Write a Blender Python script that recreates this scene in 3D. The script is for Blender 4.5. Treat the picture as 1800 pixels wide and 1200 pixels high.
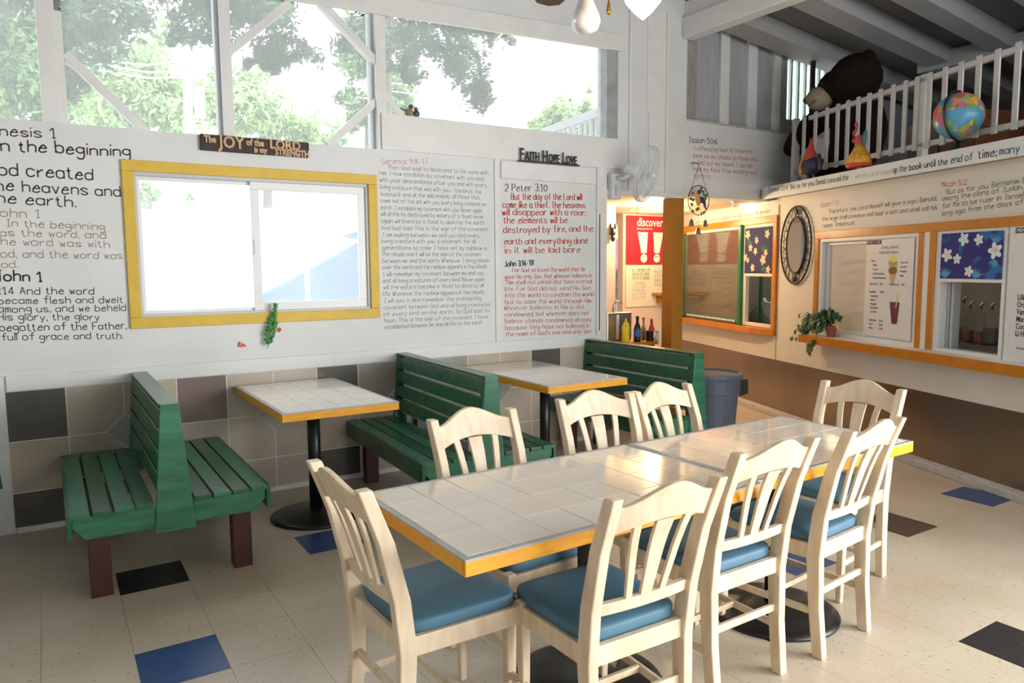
import bpy, math, random
from mathutils import Vector, Matrix, Euler
R = math.radians
random.seed(7)
scene = bpy.context.scene
for o in list(bpy.data.objects):
    bpy.data.objects.remove(o)
COL = scene.collection

# ------------------------------------------------------------------ camera (x along the window wall, y towards it, z up)
H = 1.5
FPX, PITCH, ROLL, YAW = 1295.02, .09961, -.00833, 1.0076
def ray(px, py):
    X = (px-900)/FPX; Y = -(py-600)/FPX
    cr, sr = math.cos(ROLL), math.sin(ROLL)
    x = X*cr-Y*sr; uy = X*sr+Y*cr
    cp, sp = math.cos(PITCH), math.sin(PITCH)
    y = cp+uy*sp; z = -sp+uy*cp
    ax, ay = math.sin(YAW), math.cos(YAW)
    return Vector((x*ax+y*ay, -x*ay+y*ax, z))
def onz(px, py, z):
    d = ray(px, py); return d*((z-H)/d.z)+Vector((0, 0, H))
def ony(px, py, y):
    d = ray(px, py); return d*(y/d.y)+Vector((0, 0, H))
def at(px, py, dist):
    return ray(px, py).normalized()*dist+Vector((0, 0, H))
def to_px(p):
    ax, ay = math.sin(YAW), math.cos(YAW)
    x = p[0]*ax-p[1]*ay; y = p[0]*ay+p[1]*ax; z = p[2]-H
    cp, sp = math.cos(PITCH), math.sin(PITCH)
    fy = y*cp-z*sp; uy = y*sp+z*cp
    if fy < .05: return None
    return 900+FPX*x/fy, 600-FPX*uy/fy
cam = bpy.data.cameras.new('camera'); camo = bpy.data.objects.new('camera', cam); COL.objects.link(camo)
f = ray(900, 600).normalized(); r = (ray(1000, 600)-ray(800, 600)).normalized(); u = r.cross(f)
camo.matrix_world = Matrix(((r.x, u.x, -f.x, 0), (r.y, u.y, -f.y, 0), (r.z, u.z, -f.z, H), (0, 0, 0, 1)))
cam.sensor_width = 36; cam.lens = 36*FPX/1800; cam.clip_start = .05; cam.clip_end = 300
scene.camera = camo
# ------------------------------------------------------------------ sky, lights, exposure
w = bpy.data.worlds.new('sky'); scene.world = w; w.use_nodes = True
bg = w.node_tree.nodes['Background']; bg.inputs['Color'].default_value = (.90, .96, 1, 1); bg.inputs['Strength'].default_value = 2.6
def light(name, kind, loc, energy, col=(1, 1, 1), size=1, size2=None, aim=None, soft=None, spread=None):
    l = bpy.data.lights.new(name, kind); l.energy = energy; l.color = col
    if kind == 'AREA':
        l.size = size
        if size2: l.shape = 'RECTANGLE'; l.size_y = size2
        if spread: l.spread = spread
    elif kind in ('POINT', 'SPOT'): l.shadow_soft_size = size
    else: l.angle = size
    o = bpy.data.objects.new(name, l); COL.objects.link(o); o.location = loc
    if aim is not None:
        o.rotation_euler = (Vector(aim)-Vector(loc)).to_track_quat('-Z', 'Y').to_euler()
    return o
light('daylight_open_side', 'AREA', (4.6, -2.3, 1.7), 120, (1, .985, .96), 3.6, 2.2, aim=(3.0, 3.0, .6))
light('daylight_open_right', 'AREA', (5.5, -.9, 1.5), 125, (1, .99, .97), 2.0, 2.0, aim=(3.2, 1.6, 0))
light('alcove_lamp', 'POINT', (5.4, 5.75, 1.98), 30, (1, .72, .40), .05)
light('alcove_lamp_back', 'POINT', (6.1, 6.4, 1.98), 15, (1, .72, .40), .05)
light('kitchen_fill_left', 'POINT', (7.3, 5.6, 1.9), 8, (1, .9, .75), .1)  # unseen fill light, added to brighten things behind the left order window
light('kitchen_fill', 'POINT', (7.27, 4.02, 1.95), 12, (1, .9, .72), .15)  # unseen fill light, added to lift the dark kitchen interior
vs = scene.view_settings
vs.view_transform = 'Standard'; vs.look = 'None'; vs.gamma = 1; vs.exposure = 0.60; vs.use_curve_mapping = False

# ------------------------------------------------------------------ materials
MATS = {}
def mat(name, col, rough=.6, noise=0, nscale=8, bump=0, metal=0, col2=None, stretch=None, emit=0, alpha=1, trans=0, coat=0, bscale=None, spec=.5, lo=.35, hi=.65, detail=4):
    m = bpy.data.materials.new(name); m.use_nodes = True; nt = m.node_tree; b = nt.nodes['Principled BSDF']
    c = tuple(col)+(1,)
    b.inputs['Base Color'].default_value = c; b.inputs['Roughness'].default_value = rough; b.inputs['Metallic'].default_value = metal
    b.inputs['Specular IOR Level'].default_value = spec
    if coat: b.inputs['Coat Weight'].default_value = coat; b.inputs['Coat Roughness'].default_value = .08
    if trans: b.inputs['Transmission Weight'].default_value = trans
    if alpha < 1: b.inputs['Alpha'].default_value = alpha
    if emit: b.inputs['Emission Color'].default_value = c; b.inputs['Emission Strength'].default_value = emit
    if noise or bump or col2:
        tc = nt.nodes.new('ShaderNodeTexCoord'); mp = nt.nodes.new('ShaderNodeMapping'); nt.links.new(tc.outputs['Object'], mp.inputs[0])
        if stretch: mp.inputs['Scale'].default_value = stretch
        n = nt.nodes.new('ShaderNodeTexNoise'); n.inputs['Scale'].default_value = nscale; n.inputs['Detail'].default_value = detail
        nt.links.new(mp.outputs[0], n.inputs[0])
        if noise or col2:
            cr = nt.nodes.new('ShaderNodeValToRGB'); nt.links.new(n.outputs['Fac'], cr.inputs[0])
            e = cr.color_ramp.elements; e[0].position = lo; e[1].position = hi
            if col2: e[0].color = tuple(col2)+(1,); e[1].color = c
            else:
                e[0].color = tuple(max(0, x*(1-noise)) for x in col)+(1,); e[1].color = tuple(min(1, x*(1+noise)) for x in col)+(1,)
            nt.links.new(cr.outputs[0], b.inputs['Base Color'])
        if bump:
            if bscale:
                n = nt.nodes.new('ShaderNodeTexNoise'); n.inputs['Scale'].default_value = bscale; n.inputs['Detail'].default_value = 3
                nt.links.new(mp.outputs[0], n.inputs[0])
            bp = nt.nodes.new('ShaderNodeBump'); bp.inputs['Strength'].default_value = bump; bp.inputs['Distance'].default_value = .01
            nt.links.new(n.outputs['Fac'], bp.inputs['Height']); nt.links.new(bp.outputs[0], b.inputs['Normal'])
    MATS[name] = m
    return m
def mixmat(name, col, fac, rough=.6, emit=0):
    """thin see-through sheet: part transparent, part diffuse haze"""
    m = bpy.data.materials.new(name); m.use_nodes = True; nt = m.node_tree; nt.nodes.clear()
    out = nt.nodes.new('ShaderNodeOutputMaterial'); mx = nt.nodes.new('ShaderNodeMixShader')
    t = nt.nodes.new('ShaderNodeBsdfTransparent'); d = nt.nodes.new('ShaderNodeBsdfDiffuse'); tr = nt.nodes.new('ShaderNodeBsdfTranslucent')
    d.inputs[0].default_value = tuple(col)+(1,); tr.inputs[0].default_value = tuple(col)+(1,)
    m2 = nt.nodes.new('ShaderNodeMixShader'); m2.inputs[0].default_value = .6
    nt.links.new(d.outputs[0], m2.inputs[1]); nt.links.new(tr.outputs[0], m2.inputs[2])
    mx.inputs[0].default_value = fac
    nt.links.new(t.outputs[0], mx.inputs[1]); nt.links.new(m2.outputs[0], mx.inputs[2]); nt.links.new(mx.outputs[0], out.inputs[0])
    return m
WHITE = mat('white_wall_paint', (.74, .75, .75), .55, .03, 3, .05)
WHITE2 = mat('white_trim_paint', (.78, .78, .77), .45, .03, 6)
PALEW = mat('pale_worn_board', (.60, .61, .62), .7, .15, 9)
RAILP = mat('rail_paint', (.62, .60, .58), .5, .04, 6)
CREAMW = mat('cream_wall_paint', (.72, .68, .62), .5, .03, 3)
GREYB = mat('grey_board_paint', (.42, .43, .46), .6, .06, 4, stretch=(8, 8, .6))
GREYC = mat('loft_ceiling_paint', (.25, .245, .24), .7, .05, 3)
RAFT = mat('rafter_paint', (.42, .42, .43), .6, .05, 3)
YEL = mat('yellow_frame_paint', (.72, .47, .045), .5, .05, 8)
ORG = mat('orange_frame_paint', (.56, .195, .009), .32, .07, 10, .1)
ORGT = mat('orange_edge_wood', (.80, .36, .02), .35, .10, 12, .05, stretch=(1, 6, 6))
ORGP = mat('orange_post_paint', (.43, .18, .015), .5, .05, 6)
VINYL = mat('white_vinyl', (.80, .80, .80), .35)
VINYLG = mat('grey_vinyl_track', (.55, .57, .60), .4)
GREEN = mat('green_bench_paint', (.020, .108, .052), .24, .20, 6, .08, stretch=(1, 6, 6), bscale=30)
GREENL = mat('worn_green_paint', (.030, .165, .088), .32, .22, 5, .08, stretch=(1, 6, 6), bscale=30)
BROWNL = mat('brown_leg_paint', (.075, .02, .016), .45, .15, 9)
BLACKM = mat('black_metal', (.012, .012, .013), .35)
CHAIRW = mat('pickled_wood', (.78, .645, .475), .42, .0, 5, .03, col2=(.62, .455, .285), stretch=(5, 5, 1.2), lo=.15, hi=.62)
CUSH = mat('blue_vinyl', (.066, .165, .245), .55, .10, 5, .06, bscale=90)
TILEW = mat('white_glazed_tile', (.82, .755, .66), .09, .04, 5, coat=.3)
TILEE = mat('grey_edge_grout', (.42, .43, .44), .5, .08, 30)
GROUT = mat('table_grout', (.58, .52, .45), .7)
STONE = mat('beige_wall_tile', (.60, .525, .43), .3, .0, 3, .05, col2=(.45, .385, .31), detail=6, lo=.25, hi=.75)
STONED = mat('dark_slate_tile', (.13, .118, .10), .35, .0, 4, .05, col2=(.065, .060, .052), detail=6, lo=.25, hi=.75)
STONER = mat('brown_red_tile', (.26, .18, .155), .35, .0, 4, .05, col2=(.155, .10, .088), detail=7, lo=.25, hi=.75)
STONEG = mat('grey_tile', (.38, .36, .32), .3, .0, 4, .05, col2=(.26, .25, .22), detail=6)
STONEV = mat('lavender_grey_inset', (.44, .43, .43), .3, .05, 4)
WGROUT = mat('light_grout', (.82, .78, .70), .8)
STEEL = mat('brushed_steel', (.36, .295, .235), .26, .10, 2, .12, metal=1, stretch=(1, 1, .4), bscale=3)
STEELB = mat('dispenser_steel', (.45, .46, .47), .3, .05, 8, metal=1)
CURB = mat('painted_curb', (.52, .49, .48), .6, .12, 14, .1)
DARKF = mat('dark_fur', (.018, .012, .009), .95, .3, 40, .6, bscale=120, spec=.1)
MUZ = mat('tan_fur', (.33, .27, .20), .9, .1, 40, .4, bscale=120, spec=.1)
NOSE = mat('brown_nose', (.07, .035, .02), .5)
BRASS = mat('brass', (.60, .35, .10), .25, metal=1)
INKB = mat('black_ink', (.03, .03, .035), .6)
INKG = mat('grey_ink', (.22, .22, .23), .6)
INKD = mat('dark_grey_ink', (.08, .08, .09), .6)
INKR = mat('red_ink', (.66, .07, .045), .6)
INKP = mat('faded_red_ink', (.82, .42, .38), .6)
INKT = mat('tan_ink', (.47, .34, .22), .6)
INKN = mat('brown_black_ink', (.085, .055, .05), .6)
INKE = mat('teal_ink', (.02, .17, .17), .6)
INKF = mat('faded_ink', (.50, .48, .44), .6)
INKBL = mat('blue_ink', (.03, .13, .28), .6)
SIGNK = mat('black_iron', (.02, .02, .024), .45)
SIGNW = mat('rusty_dark_plank', (.035, .02, .018), .6, .3, 15, .2)
COPPER = mat('tan_cut_letters', (.58, .36, .20), .5, .15, 20)
SCREEN = mixmat('insect_screen_mesh', (.62, .66, .63), .24)
GLASS = mixmat('hazed_glass', (.86, .93, 1.0), .22)  # pale haze mixed into the pane to lighten the view through it
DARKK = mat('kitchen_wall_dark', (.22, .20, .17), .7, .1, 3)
KCOUNT = mat('kitchen_counter_steel', (.30, .30, .29), .35, metal=.6)
TRASH = mat('blue_grey_plastic', (.105, .135, .185), .45, .05, 10)
TRASHD = mat('dark_plastic', (.02, .022, .026), .5)
TERRA = mat('terracotta', (.28, .07, .035), .7, .15, 12)
LEAFD = mat('ivy_leaf', (.02, .085, .03), .45, .35, 12)
LEAFY = mat('yellowed_leaf', (.55, .52, .22), .5)
FERN = mat('bright_fern', (.03, .26, .03), .5, .35, 60)
FERNR = mat('rusty_leaf', (.45, .14, .03), .6)
REDF = mat('red_foil', (.75, .05, .01), .4)
FANW = mat('fan_white', (.68, .72, .76), .35)
FANC = mixmat('fan_cage_haze', (.72, .77, .82), .30)
CLEARB = mat('clear_blade', (.62, .68, .74), .2, alpha=.45)
BLADE = mat('fan_blade_wood', (.10, .045, .025), .45, .2, 6, stretch=(1, 8, 1))
BLADEC = mat('fan_blade_cane', (.50, .42, .25), .6, .2, 30)
SHADE = mat('milky_swirl_glass', (.86, .82, .85), .25, .08, 14, trans=.25)
SHADEL = mat('lit_frosted_glass', (1, .93, .80), .3, emit=5.0)
LAMPON = mat('lit_ceiling_lamp', (1, .93, .78), .3, emit=6.0)
MIRROR = mat('mirror_glass', (.80, .85, .90), .02, metal=1)
IRON = mat('wrought_iron', (.02, .014, .011), .5)
NAVY = mat('navy_fabric', (.030, .030, .115), .8, .1, 6)
BLUEF = mat('blue_fabric', (.03, .15, .42), .8, 0, 9, col2=(.030, .030, .19), lo=.56, hi=.62, detail=1)
PETALW = mat('white_petal_print', (.80, .82, .86), .8)
PETALC = mat('cream_petal_print', (.82, .58, .38), .8)
FRONDB = mat('light_blue_frond_print', (.10, .35, .58), .8)
FRONDT = mat('teal_leaf_print', (.05, .14, .16), .8)
PAPER = mat('white_paper', (.78, .76, .77), .35, .03, 4)
PAPERC = mat('cream_paper', (.80, .74, .62), .6, .04, 5)
SCRB = mat('dark_menu_glass', (.10, .088, .070), .07, .12, 4, coat=.6, stretch=(1, 1, 12))
GREENF = mat('green_board_frame', (.015, .16, .05), .4)
REDP = mat('red_poster', (.48, .022, .045), .45, .05, 4)
TXTW = mat('white_print', (.86, .86, .86), .5)
MUST = mat('mustard_plastic', (.78, .60, .02), .35)
REDPL = mat('red_plastic', (.55, .02, .02), .35)
LBLB = mat('blue_label', (.04, .12, .45), .5)
DARKB = mat('dark_bottle', (.015, .015, .02), .2)
BOTG = mat('bottle_clear_glass', (.50, .48, .42), .05, alpha=.28)
LIQR = mat('red_syrup', (.35, .03, .01), .15)
LIQD = mat('dark_syrup', (.02, .012, .02), .15)
LIQY = mat('yellow_syrup', (.50, .28, .03), .15)
CLOTH = mat('white_cloth', (.62, .64, .58), .9, .05, 10)
WOODB = mat('brown_cabinet', (.16, .055, .022), .5, .2, 6, stretch=(1, 1, 5))
PINKW = mat('pink_cream_wall', (.78, .62, .53), .6)
PINKL = mat('pink_lit_sign', (1, .12, .28), .4, emit=1.2)
AMBER = mat('amber_lit_panel', (1, .70, .32), .4, emit=1.2)
TANC = mat('alcove_ceiling_paint', (.72, .64, .50), .7)
GROUND = mat('pale_concrete', (.62, .62, .60), .9, .1, 2)
BARK = mat('bark', (.20, .17, .13), .9, .3, 10, .4)
LEAF1 = mat('tree_leaf_dark', (.085, .15, .085), .6, .4, 3)
LEAF2 = mat('tree_leaf_mid', (.22, .36, .14), .6, .4, 3)
LEAF3 = mat('tree_leaf_light', (.42, .58, .26), .6, .35, 3)
WIRE = mat('wire_grey', (.75, .76, .80), .6)
POLEW = mat('weathered_pole', (.72, .66, .64), .8)
HOUSEW = mat('house_white', (.85, .86, .88), .8)
TARPB = mat('pale_blue_cover', (.24, .34, .50), .7, .1, 2)
BIRDB = mat('blue_grey_glaze', (.05, .08, .12), .4)
BIRDT = mat('tan_feather', (.30, .22, .12), .6, .3, 40)
BIRDR = mat('rust_red_glaze', (.28, .04, .02), .5)
ORANGEG = mat('orange_yellow_glaze', (.75, .36, .03), .45, .2, 40)
REDG = mat('red_orange_glaze', (.60, .07, .04), .45)
TEALG = mat('teal_glaze', (.04, .24, .26), .45)
GLOBEK = BLACKM

def floor_mat():
    m = bpy.data.materials.new('speckled_vinyl'); m.use_nodes = True; nt = m.node_tree; b = nt.nodes['Principled BSDF']
    tc = nt.nodes.new('ShaderNodeTexCoord')
    n1 = nt.nodes.new('ShaderNodeTexNoise'); n1.inputs['Scale'].default_value = 55; n1.inputs['Detail'].default_value = 2
    n2 = nt.nodes.new('ShaderNodeTexNoise'); n2.inputs['Scale'].default_value = 1.3; n2.inputs['Detail'].default_value = 5
    for n in (n1, n2): nt.links.new(tc.outputs['Object'], n.inputs[0])
    r1 = nt.nodes.new('ShaderNodeValToRGB'); r1.color_ramp.elements[0].position = .30; r1.color_ramp.elements[1].position = .36
    r1.color_ramp.elements[0].color = (.58, .54, .48, 1); r1.color_ramp.elements[1].color = (1, 1, 1, 1)
    r2 = nt.nodes.new('ShaderNodeValToRGB'); r2.color_ramp.elements[0].position = .3; r2.color_ramp.elements[1].position = .7
    r2.color_ramp.elements[0].color = (.52, .435, .32, 1); r2.color_ramp.elements[1].color = (.66, .585, .475, 1)
    nt.links.new(n1.outputs['Fac'], r1.inputs[0]); nt.links.new(n2.outputs['Fac'], r2.inputs[0])
    mx = nt.nodes.new('ShaderNodeMix'); mx.data_type = 'RGBA'; mx.blend_type = 'MULTIPLY'; mx.inputs[0].default_value = 1
    nt.links.new(r2.outputs[0], mx.inputs[6]); nt.links.new(r1.outputs[0], mx.inputs[7]); nt.links.new(mx.outputs[2], b.inputs['Base Color'])
    b.inputs['Roughness'].default_value = .33
    n3 = nt.nodes.new('ShaderNodeTexNoise'); n3.inputs['Scale'].default_value = 9; nt.links.new(tc.outputs['Object'], n3.inputs[0])
    bp = nt.nodes.new('ShaderNodeBump'); bp.inputs['Strength'].default_value = .12; bp.inputs['Distance'].default_value = .01
    nt.links.new(n3.outputs['Fac'], bp.inputs['Height']); nt.links.new(bp.outputs[0], b.inputs['Normal'])
    return m
VCT = floor_mat()
VBLUE = mat('blue_vinyl_tile', (.025, .075, .235), .33, .12, 6)
VBLACK = mat('black_speckled_vinyl_tile', (.02, .02, .021), .30, 0, 60, col2=(.07, .07, .072), lo=.32, hi=.38)
VBROWN = mat('dark_brown_speckled_tile', (.075, .045, .035), .30, 0, 60, col2=(.16, .11, .09), lo=.36, hi=.42)
SEAM = mat('floor_seam', (.44, .39, .32), .8)

def globe_mat():
    m = bpy.data.materials.new('globe_print'); m.use_nodes = True; nt = m.node_tree; b = nt.nodes['Principled BSDF']
    tc = nt.nodes.new('ShaderNodeTexCoord')
    n = nt.nodes.new('ShaderNodeTexNoise'); n.inputs['Scale'].default_value = 7.5; n.inputs['Detail'].default_value = 5
    v = nt.nodes.new('ShaderNodeTexVoronoi'); v.inputs['Scale'].default_value = 26
    nt.links.new(tc.outputs['Object'], n.inputs[0]); nt.links.new(tc.outputs['Object'], v.inputs[0])
    r = nt.nodes.new('ShaderNodeValToRGB'); r.color_ramp.interpolation = 'CONSTANT'
    r.color_ramp.elements[0].position = 0; r.color_ramp.elements[1].position = .485
    r.color_ramp.elements[0].color = (0, 0, 0, 1); r.color_ramp.elements[1].color = (1, 1, 1, 1)
    nt.links.new(n.outputs['Fac'], r.inputs[0])
    sx = nt.nodes.new('ShaderNodeSeparateColor'); nt.links.new(v.outputs['Color'], sx.inputs[0])
    c = nt.nodes.new('ShaderNodeValToRGB'); c.color_ramp.interpolation = 'CONSTANT'
    cols = [(.62, .10, .08), (.70, .50, .06), (.55, .16, .30), (.12, .36, .12), (.70, .28, .08), (.32, .42, .14)]
    e = c.color_ramp.elements; e[0].color = cols[0]+(1,); e[1].position = .18; e[1].color = cols[1]+(1,)
    for i, k in enumerate(cols[2:]): q = e.new(.34+.16*i); q.color = k+(1,)
    nt.links.new(sx.outputs[0], c.inputs[0])
    mx = nt.nodes.new('ShaderNodeMix'); mx.data_type = 'RGBA'; nt.links.new(r.outputs[0], mx.inputs[0])
    mx.inputs[6].default_value = (.09, .33, .52, 1); nt.links.new(c.outputs[0], mx.inputs[7])
    nt.links.new(mx.outputs[2], b.inputs['Base Color']); b.inputs['Roughness'].default_value = .3
    return m
GLOBEM = globe_mat()

# ------------------------------------------------------------------ mesh helpers
class MB:
    def __init__(s): s.v = []; s.f = []
    def add(s, vs, fs):
        n = len(s.v); s.v += [tuple(x) for x in vs]; s.f += [tuple(i+n for i in q) for q in fs]; return s
    def box(s, x0, x1, y0, y1, z0, z1):
        return s.add([(x0, y0, z0), (x1, y0, z0), (x1, y1, z0), (x0, y1, z0), (x0, y0, z1), (x1, y0, z1), (x1, y1, z1), (x0, y1, z1)],
                     [(0, 3, 2, 1), (4, 5, 6, 7), (0, 1, 5, 4), (1, 2, 6, 5), (2, 3, 7, 6), (3, 0, 4, 7)])
    def bar(s, a, b, wx, wy, up=(0, 0, 1), wx2=None, wy2=None):
        a = Vector(a); b = Vector(b); d = (b-a).normalized(); upv = Vector(up)
        if abs(d.dot(upv)) > .99: upv = Vector((0, 1, 0))
        sx = d.cross(upv).normalized(); sy = sx.cross(d).normalized()
        wx2 = wx if wx2 is None else wx2; wy2 = wy if wy2 is None else wy2
        vs = [p+sx*i*x/2+sy*j*y/2 for p, x, y in ((a, wx, wy), (b, wx2, wy2)) for i, j in ((-1, -1), (1, -1), (1, 1), (-1, 1))]
        return s.add(vs, [(0, 1, 2, 3), (7, 6, 5, 4), (0, 4, 5, 1), (1, 5, 6, 2), (2, 6, 7, 3), (3, 7, 4, 0)])
    def prism(s, poly, axis, a, b):
        """poly: 2-D points, extruded along axis from a to b"""
        def P(p, t): return {'x': (t, p[0], p[1]), 'y': (p[0], t, p[1]), 'z': (p[0], p[1], t)}[axis]
        n = len(poly)
        return s.add([P(p, a) for p in poly]+[P(p, b) for p in poly],
                     [tuple(range(n)), tuple(range(2*n-1, n-1, -1))]+[(i, n+i, n+(i+1) % n, (i+1) % n) for i in range(n)])
    def tube(s, pts, rad, seg=8, cap=True):
        pts = [Vector(p) for p in pts]; rad = rad if isinstance(rad, (list, tuple)) else [rad]*len(pts)
        rings = []; up = Vector((.13, .21, 1)).normalized()
        for i, p in enumerate(pts):
            d = (pts[min(i+1, len(pts)-1)]-pts[max(i-1, 0)]).normalized()
            if abs(d.dot(up)) > .98: up = Vector((1, .1, 0)).normalized()
            x = d.cross(up).normalized(); y = x.cross(d)
            rings.append([p+(x*math.cos(t)+y*math.sin(t))*rad[i] for t in [2*math.pi*k/seg for k in range(seg)]])
        fs = [(i*seg+k, i*seg+(k+1) % seg, (i+1)*seg+(k+1) % seg, (i+1)*seg+k) for i in range(len(pts)-1) for k in range(seg)]
        if cap: fs += [tuple(range(seg-1, -1, -1)), tuple((len(pts)-1)*seg+k for k in range(seg))]
        return s.add([v for q in rings for v in q], fs)
    def lathe(s, prof, seg=24, c=(0, 0, 0), cap=True):
        vs = [(c[0]+r_*math.cos(2*math.pi*k/seg), c[1]+r_*math.sin(2*math.pi*k/seg), c[2]+z) for r_, z in prof for k in range(seg)]
        n = len(prof)
        fs = [(i*seg+k, i*seg+(k+1) % seg, (i+1)*seg+(k+1) % seg, (i+1)*seg+k) for i in range(n-1) for k in range(seg)]
        if cap: fs += [tuple(range(seg-1, -1, -1)), tuple((n-1)*seg+k for k in range(seg))]
        return s.add(vs, fs)
    def ball(s, c, r_, seg=14, rings=9, rot=None):
        r_ = r_ if isinstance(r_, (tuple, list)) else (r_,)*3
        M = Euler(rot).to_matrix() if rot else Matrix.Identity(3)
        vs = []
        for i in range(rings+1):
            ph = math.pi*i/rings
            for k in range(seg):
                t = 2*math.pi*k/seg
                vs.append(Vector(c)+M @ Vector((r_[0]*math.sin(ph)*math.cos(t), r_[1]*math.sin(ph)*math.sin(t), r_[2]*math.cos(ph))))
        return s.add(vs, [(i*seg+k, (i+1)*seg+k, (i+1)*seg+(k+1) % seg, i*seg+(k+1) % seg) for i in range(rings) for k in range(seg)])
    def quad(s, a, b, c, d): return s.add([a, b, c, d], [(0, 1, 2, 3)])
    def curveplate(s, pts, w_, t_, up):  # plate along pts: width along up, thickness across
        return s
    def build(s, name, m, parent=None, smooth=False, bevel=0, bseg=2, sub=0):
        me = bpy.data.meshes.new(name); me.from_pydata(s.v, [], s.f); me.validate(); me.update()
        me.materials.append(m)
        if smooth:
            for p in me.polygons: p.use_smooth = True
        o = bpy.data.objects.new(name, me); COL.objects.link(o)
        if parent: o.parent = parent
        if bevel:
            b = o.modifiers.new('bevel', 'BEVEL'); b.width = bevel; b.segments = bseg; b.limit_method = 'ANGLE'; b.angle_limit = R(40)
        if sub:
            b = o.modifiers.new('sub', 'SUBSURF'); b.levels = sub; b.render_levels = sub
        return o
def props(o, label=None, cat=None, group=None, kind=None):
    if label: o['label'] = label
    if cat: o['category'] = cat
    if group: o['group'] = group
    if kind: o['kind'] = kind
    return o
def thing(name, label, cat, loc=(0, 0, 0), rz=0, group=None, kind=None):
    o = bpy.data.objects.new(name, None); COL.objects.link(o); o.location = loc; o.rotation_euler = (0, 0, rz); o.empty_display_size = .1
    return props(o, label, cat, group, kind)
def dup(root, loc, rz, label=None, group=None):
    c = root.copy(); COL.objects.link(c); c.location = loc; c.rotation_euler = (0, 0, rz)
    if label: c['label'] = label
    if group: c['group'] = group
    for ch in list(root.children):
        d = ch.copy(); COL.objects.link(d); d.parent = c
        for g in list(ch.children):
            e = g.copy(); COL.objects.link(e); e.parent = d
    return c
def struct(o, label=None): o['kind'] = 'structure'; 
# kitchen wall frame: local x to the right as seen from the room, y into the wall, z up
KA = R(69.66); KD = 4.117
kd = Vector((math.cos(KA), math.sin(KA), 0)); kn = Vector((math.sin(KA), -math.cos(KA), 0))
KRZ = KA+math.pi
def KP(u_, v_, z_): return -kd*u_+kn*(KD+v_)+Vector((0, 0, z_))
def onk(px, py, v_=0):
    d = ray(px, py); t = (KD+v_)/d.dot(kn); q = d*t
    return -(q.dot(kd)), q.z+H      # (u, z)
YW = 5.02
def ona(px, py, y=YW):
    q = ony(px, py, y); return q.x, q.z

# ------------------------------------------------------------------ pen-stroke lettering
G = {
'a':"~472807042344|4843",'b':"0b03|~072847442304",'c':"~472807042344",'d':"~472807042344|4b43",'e':"0646|~46382817042344",
'f':"~4b3b2a23|0848",'g':"~472807052445|~484230201001",'h':"0b03|~07284743",'i':"0803|0a0b",'j':"~18110100|1a1b",'k':"0b03|3805|1633",'l':"0b03",
'm':"0803|~07182723|~27384743",'n':"0803|~07284743",'o':"~28070423444728",'p':"0800|~072847442304",'q':"~472807042344|4840",'r':"0803|~062838",
's':"~4728071635442304",'t':"1a14|~142333|0828",'u':"~08042344|4843",'v':"082348",'w':"0813273348",'x':"0843|4803",'y':"0823|4810",'z':"08480343",
'A':"032b43|1636",'B':"0b03|~0b3b493707|~0737453303",'C':"~4a2b09052344",'D':"0b03|~0b2b49452303",'E':"4b0b0343|0737",'F':"4b0b03|0737",
'G':"~4a2b09052344|2747|4743",'H':"0b03|4b43|0747",'I':"2b23|1b3b|1333",'J':"~3b34231304|1b4b",'K':"0b03|4b06|1743",'L':"0b0343",'M':"030b274b43",
'N':"030b434b",'O':"~2b09052345492b",'P':"0b03|~0b3b493707",'Q':"~2b09052345492b|2542",'R':"0b03|~0b3b493707|2743",'S':"~4a2b09183645332304",
'T':"0b4b|2b23",'U':"~0b0523454b",'V':"0b234b",'W':"0b1328334b",'X':"0b43|4b03",'Y':"0b274b|2723",'Z':"0b4b0343",
'0':"~2b09052345492b",'1':"092b23|1333",'2':"~092b4936|360343",'3':"~0a2b493727|~2745332304",'4':"3b0545|3b33",'5':"4b0b07|~0738452304",
'6':"~3b07042344362706",'7':"0b4b13",'8':"~2b092745230527492b",'9':"~4827092b494513",'.':"0304",',':"0402",';':"0402|0708",':':"0304|0708",
"'":"0b09",'"':"0b09|1b19",'-':"0636",'!':"0b05|0403",'&':"~4323040b3b05",'$':"~4a2b09183645332304|2b22",'(':"~2b0823",')':"~0b2803",'?':"~0a2b4926"}
def _dec(s):
    out = []
    for st in s.split('|'):
        sm = st[0] == '~'; st = st[1:] if sm else st
        p = [(int(st[i]), int(st[i+1], 16)-3) for i in range(0, len(st), 2)]
        if sm and len(p) > 2:
            q = []
            for i in range(len(p)-1):
                p0, p1, p2, p3 = p[max(i-1, 0)], p[i], p[i+1], p[min(i+2, len(p)-1)]
                for t in (0, .34, .67):
                    q.append(tuple(.5*(2*p1[k]+(p2[k]-p0[k])*t+(2*p0[k]-5*p1[k]+4*p2[k]-p3[k])*t*t+(3*p1[k]-p0[k]-3*p2[k]+p3[k])*t**3) for k in (0, 1)))
            q.append(p[-1]); p = q
        out.append(p)
    return out
GL = {k: _dec(v) for k, v in G.items()}
GW = {k: max(x for st in v for x, y in st) for k, v in GL.items()}
def text_units(t):
    return sum((GW[c]+1.7) if c in GL else 3.4 for c in t)-1.7
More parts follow.
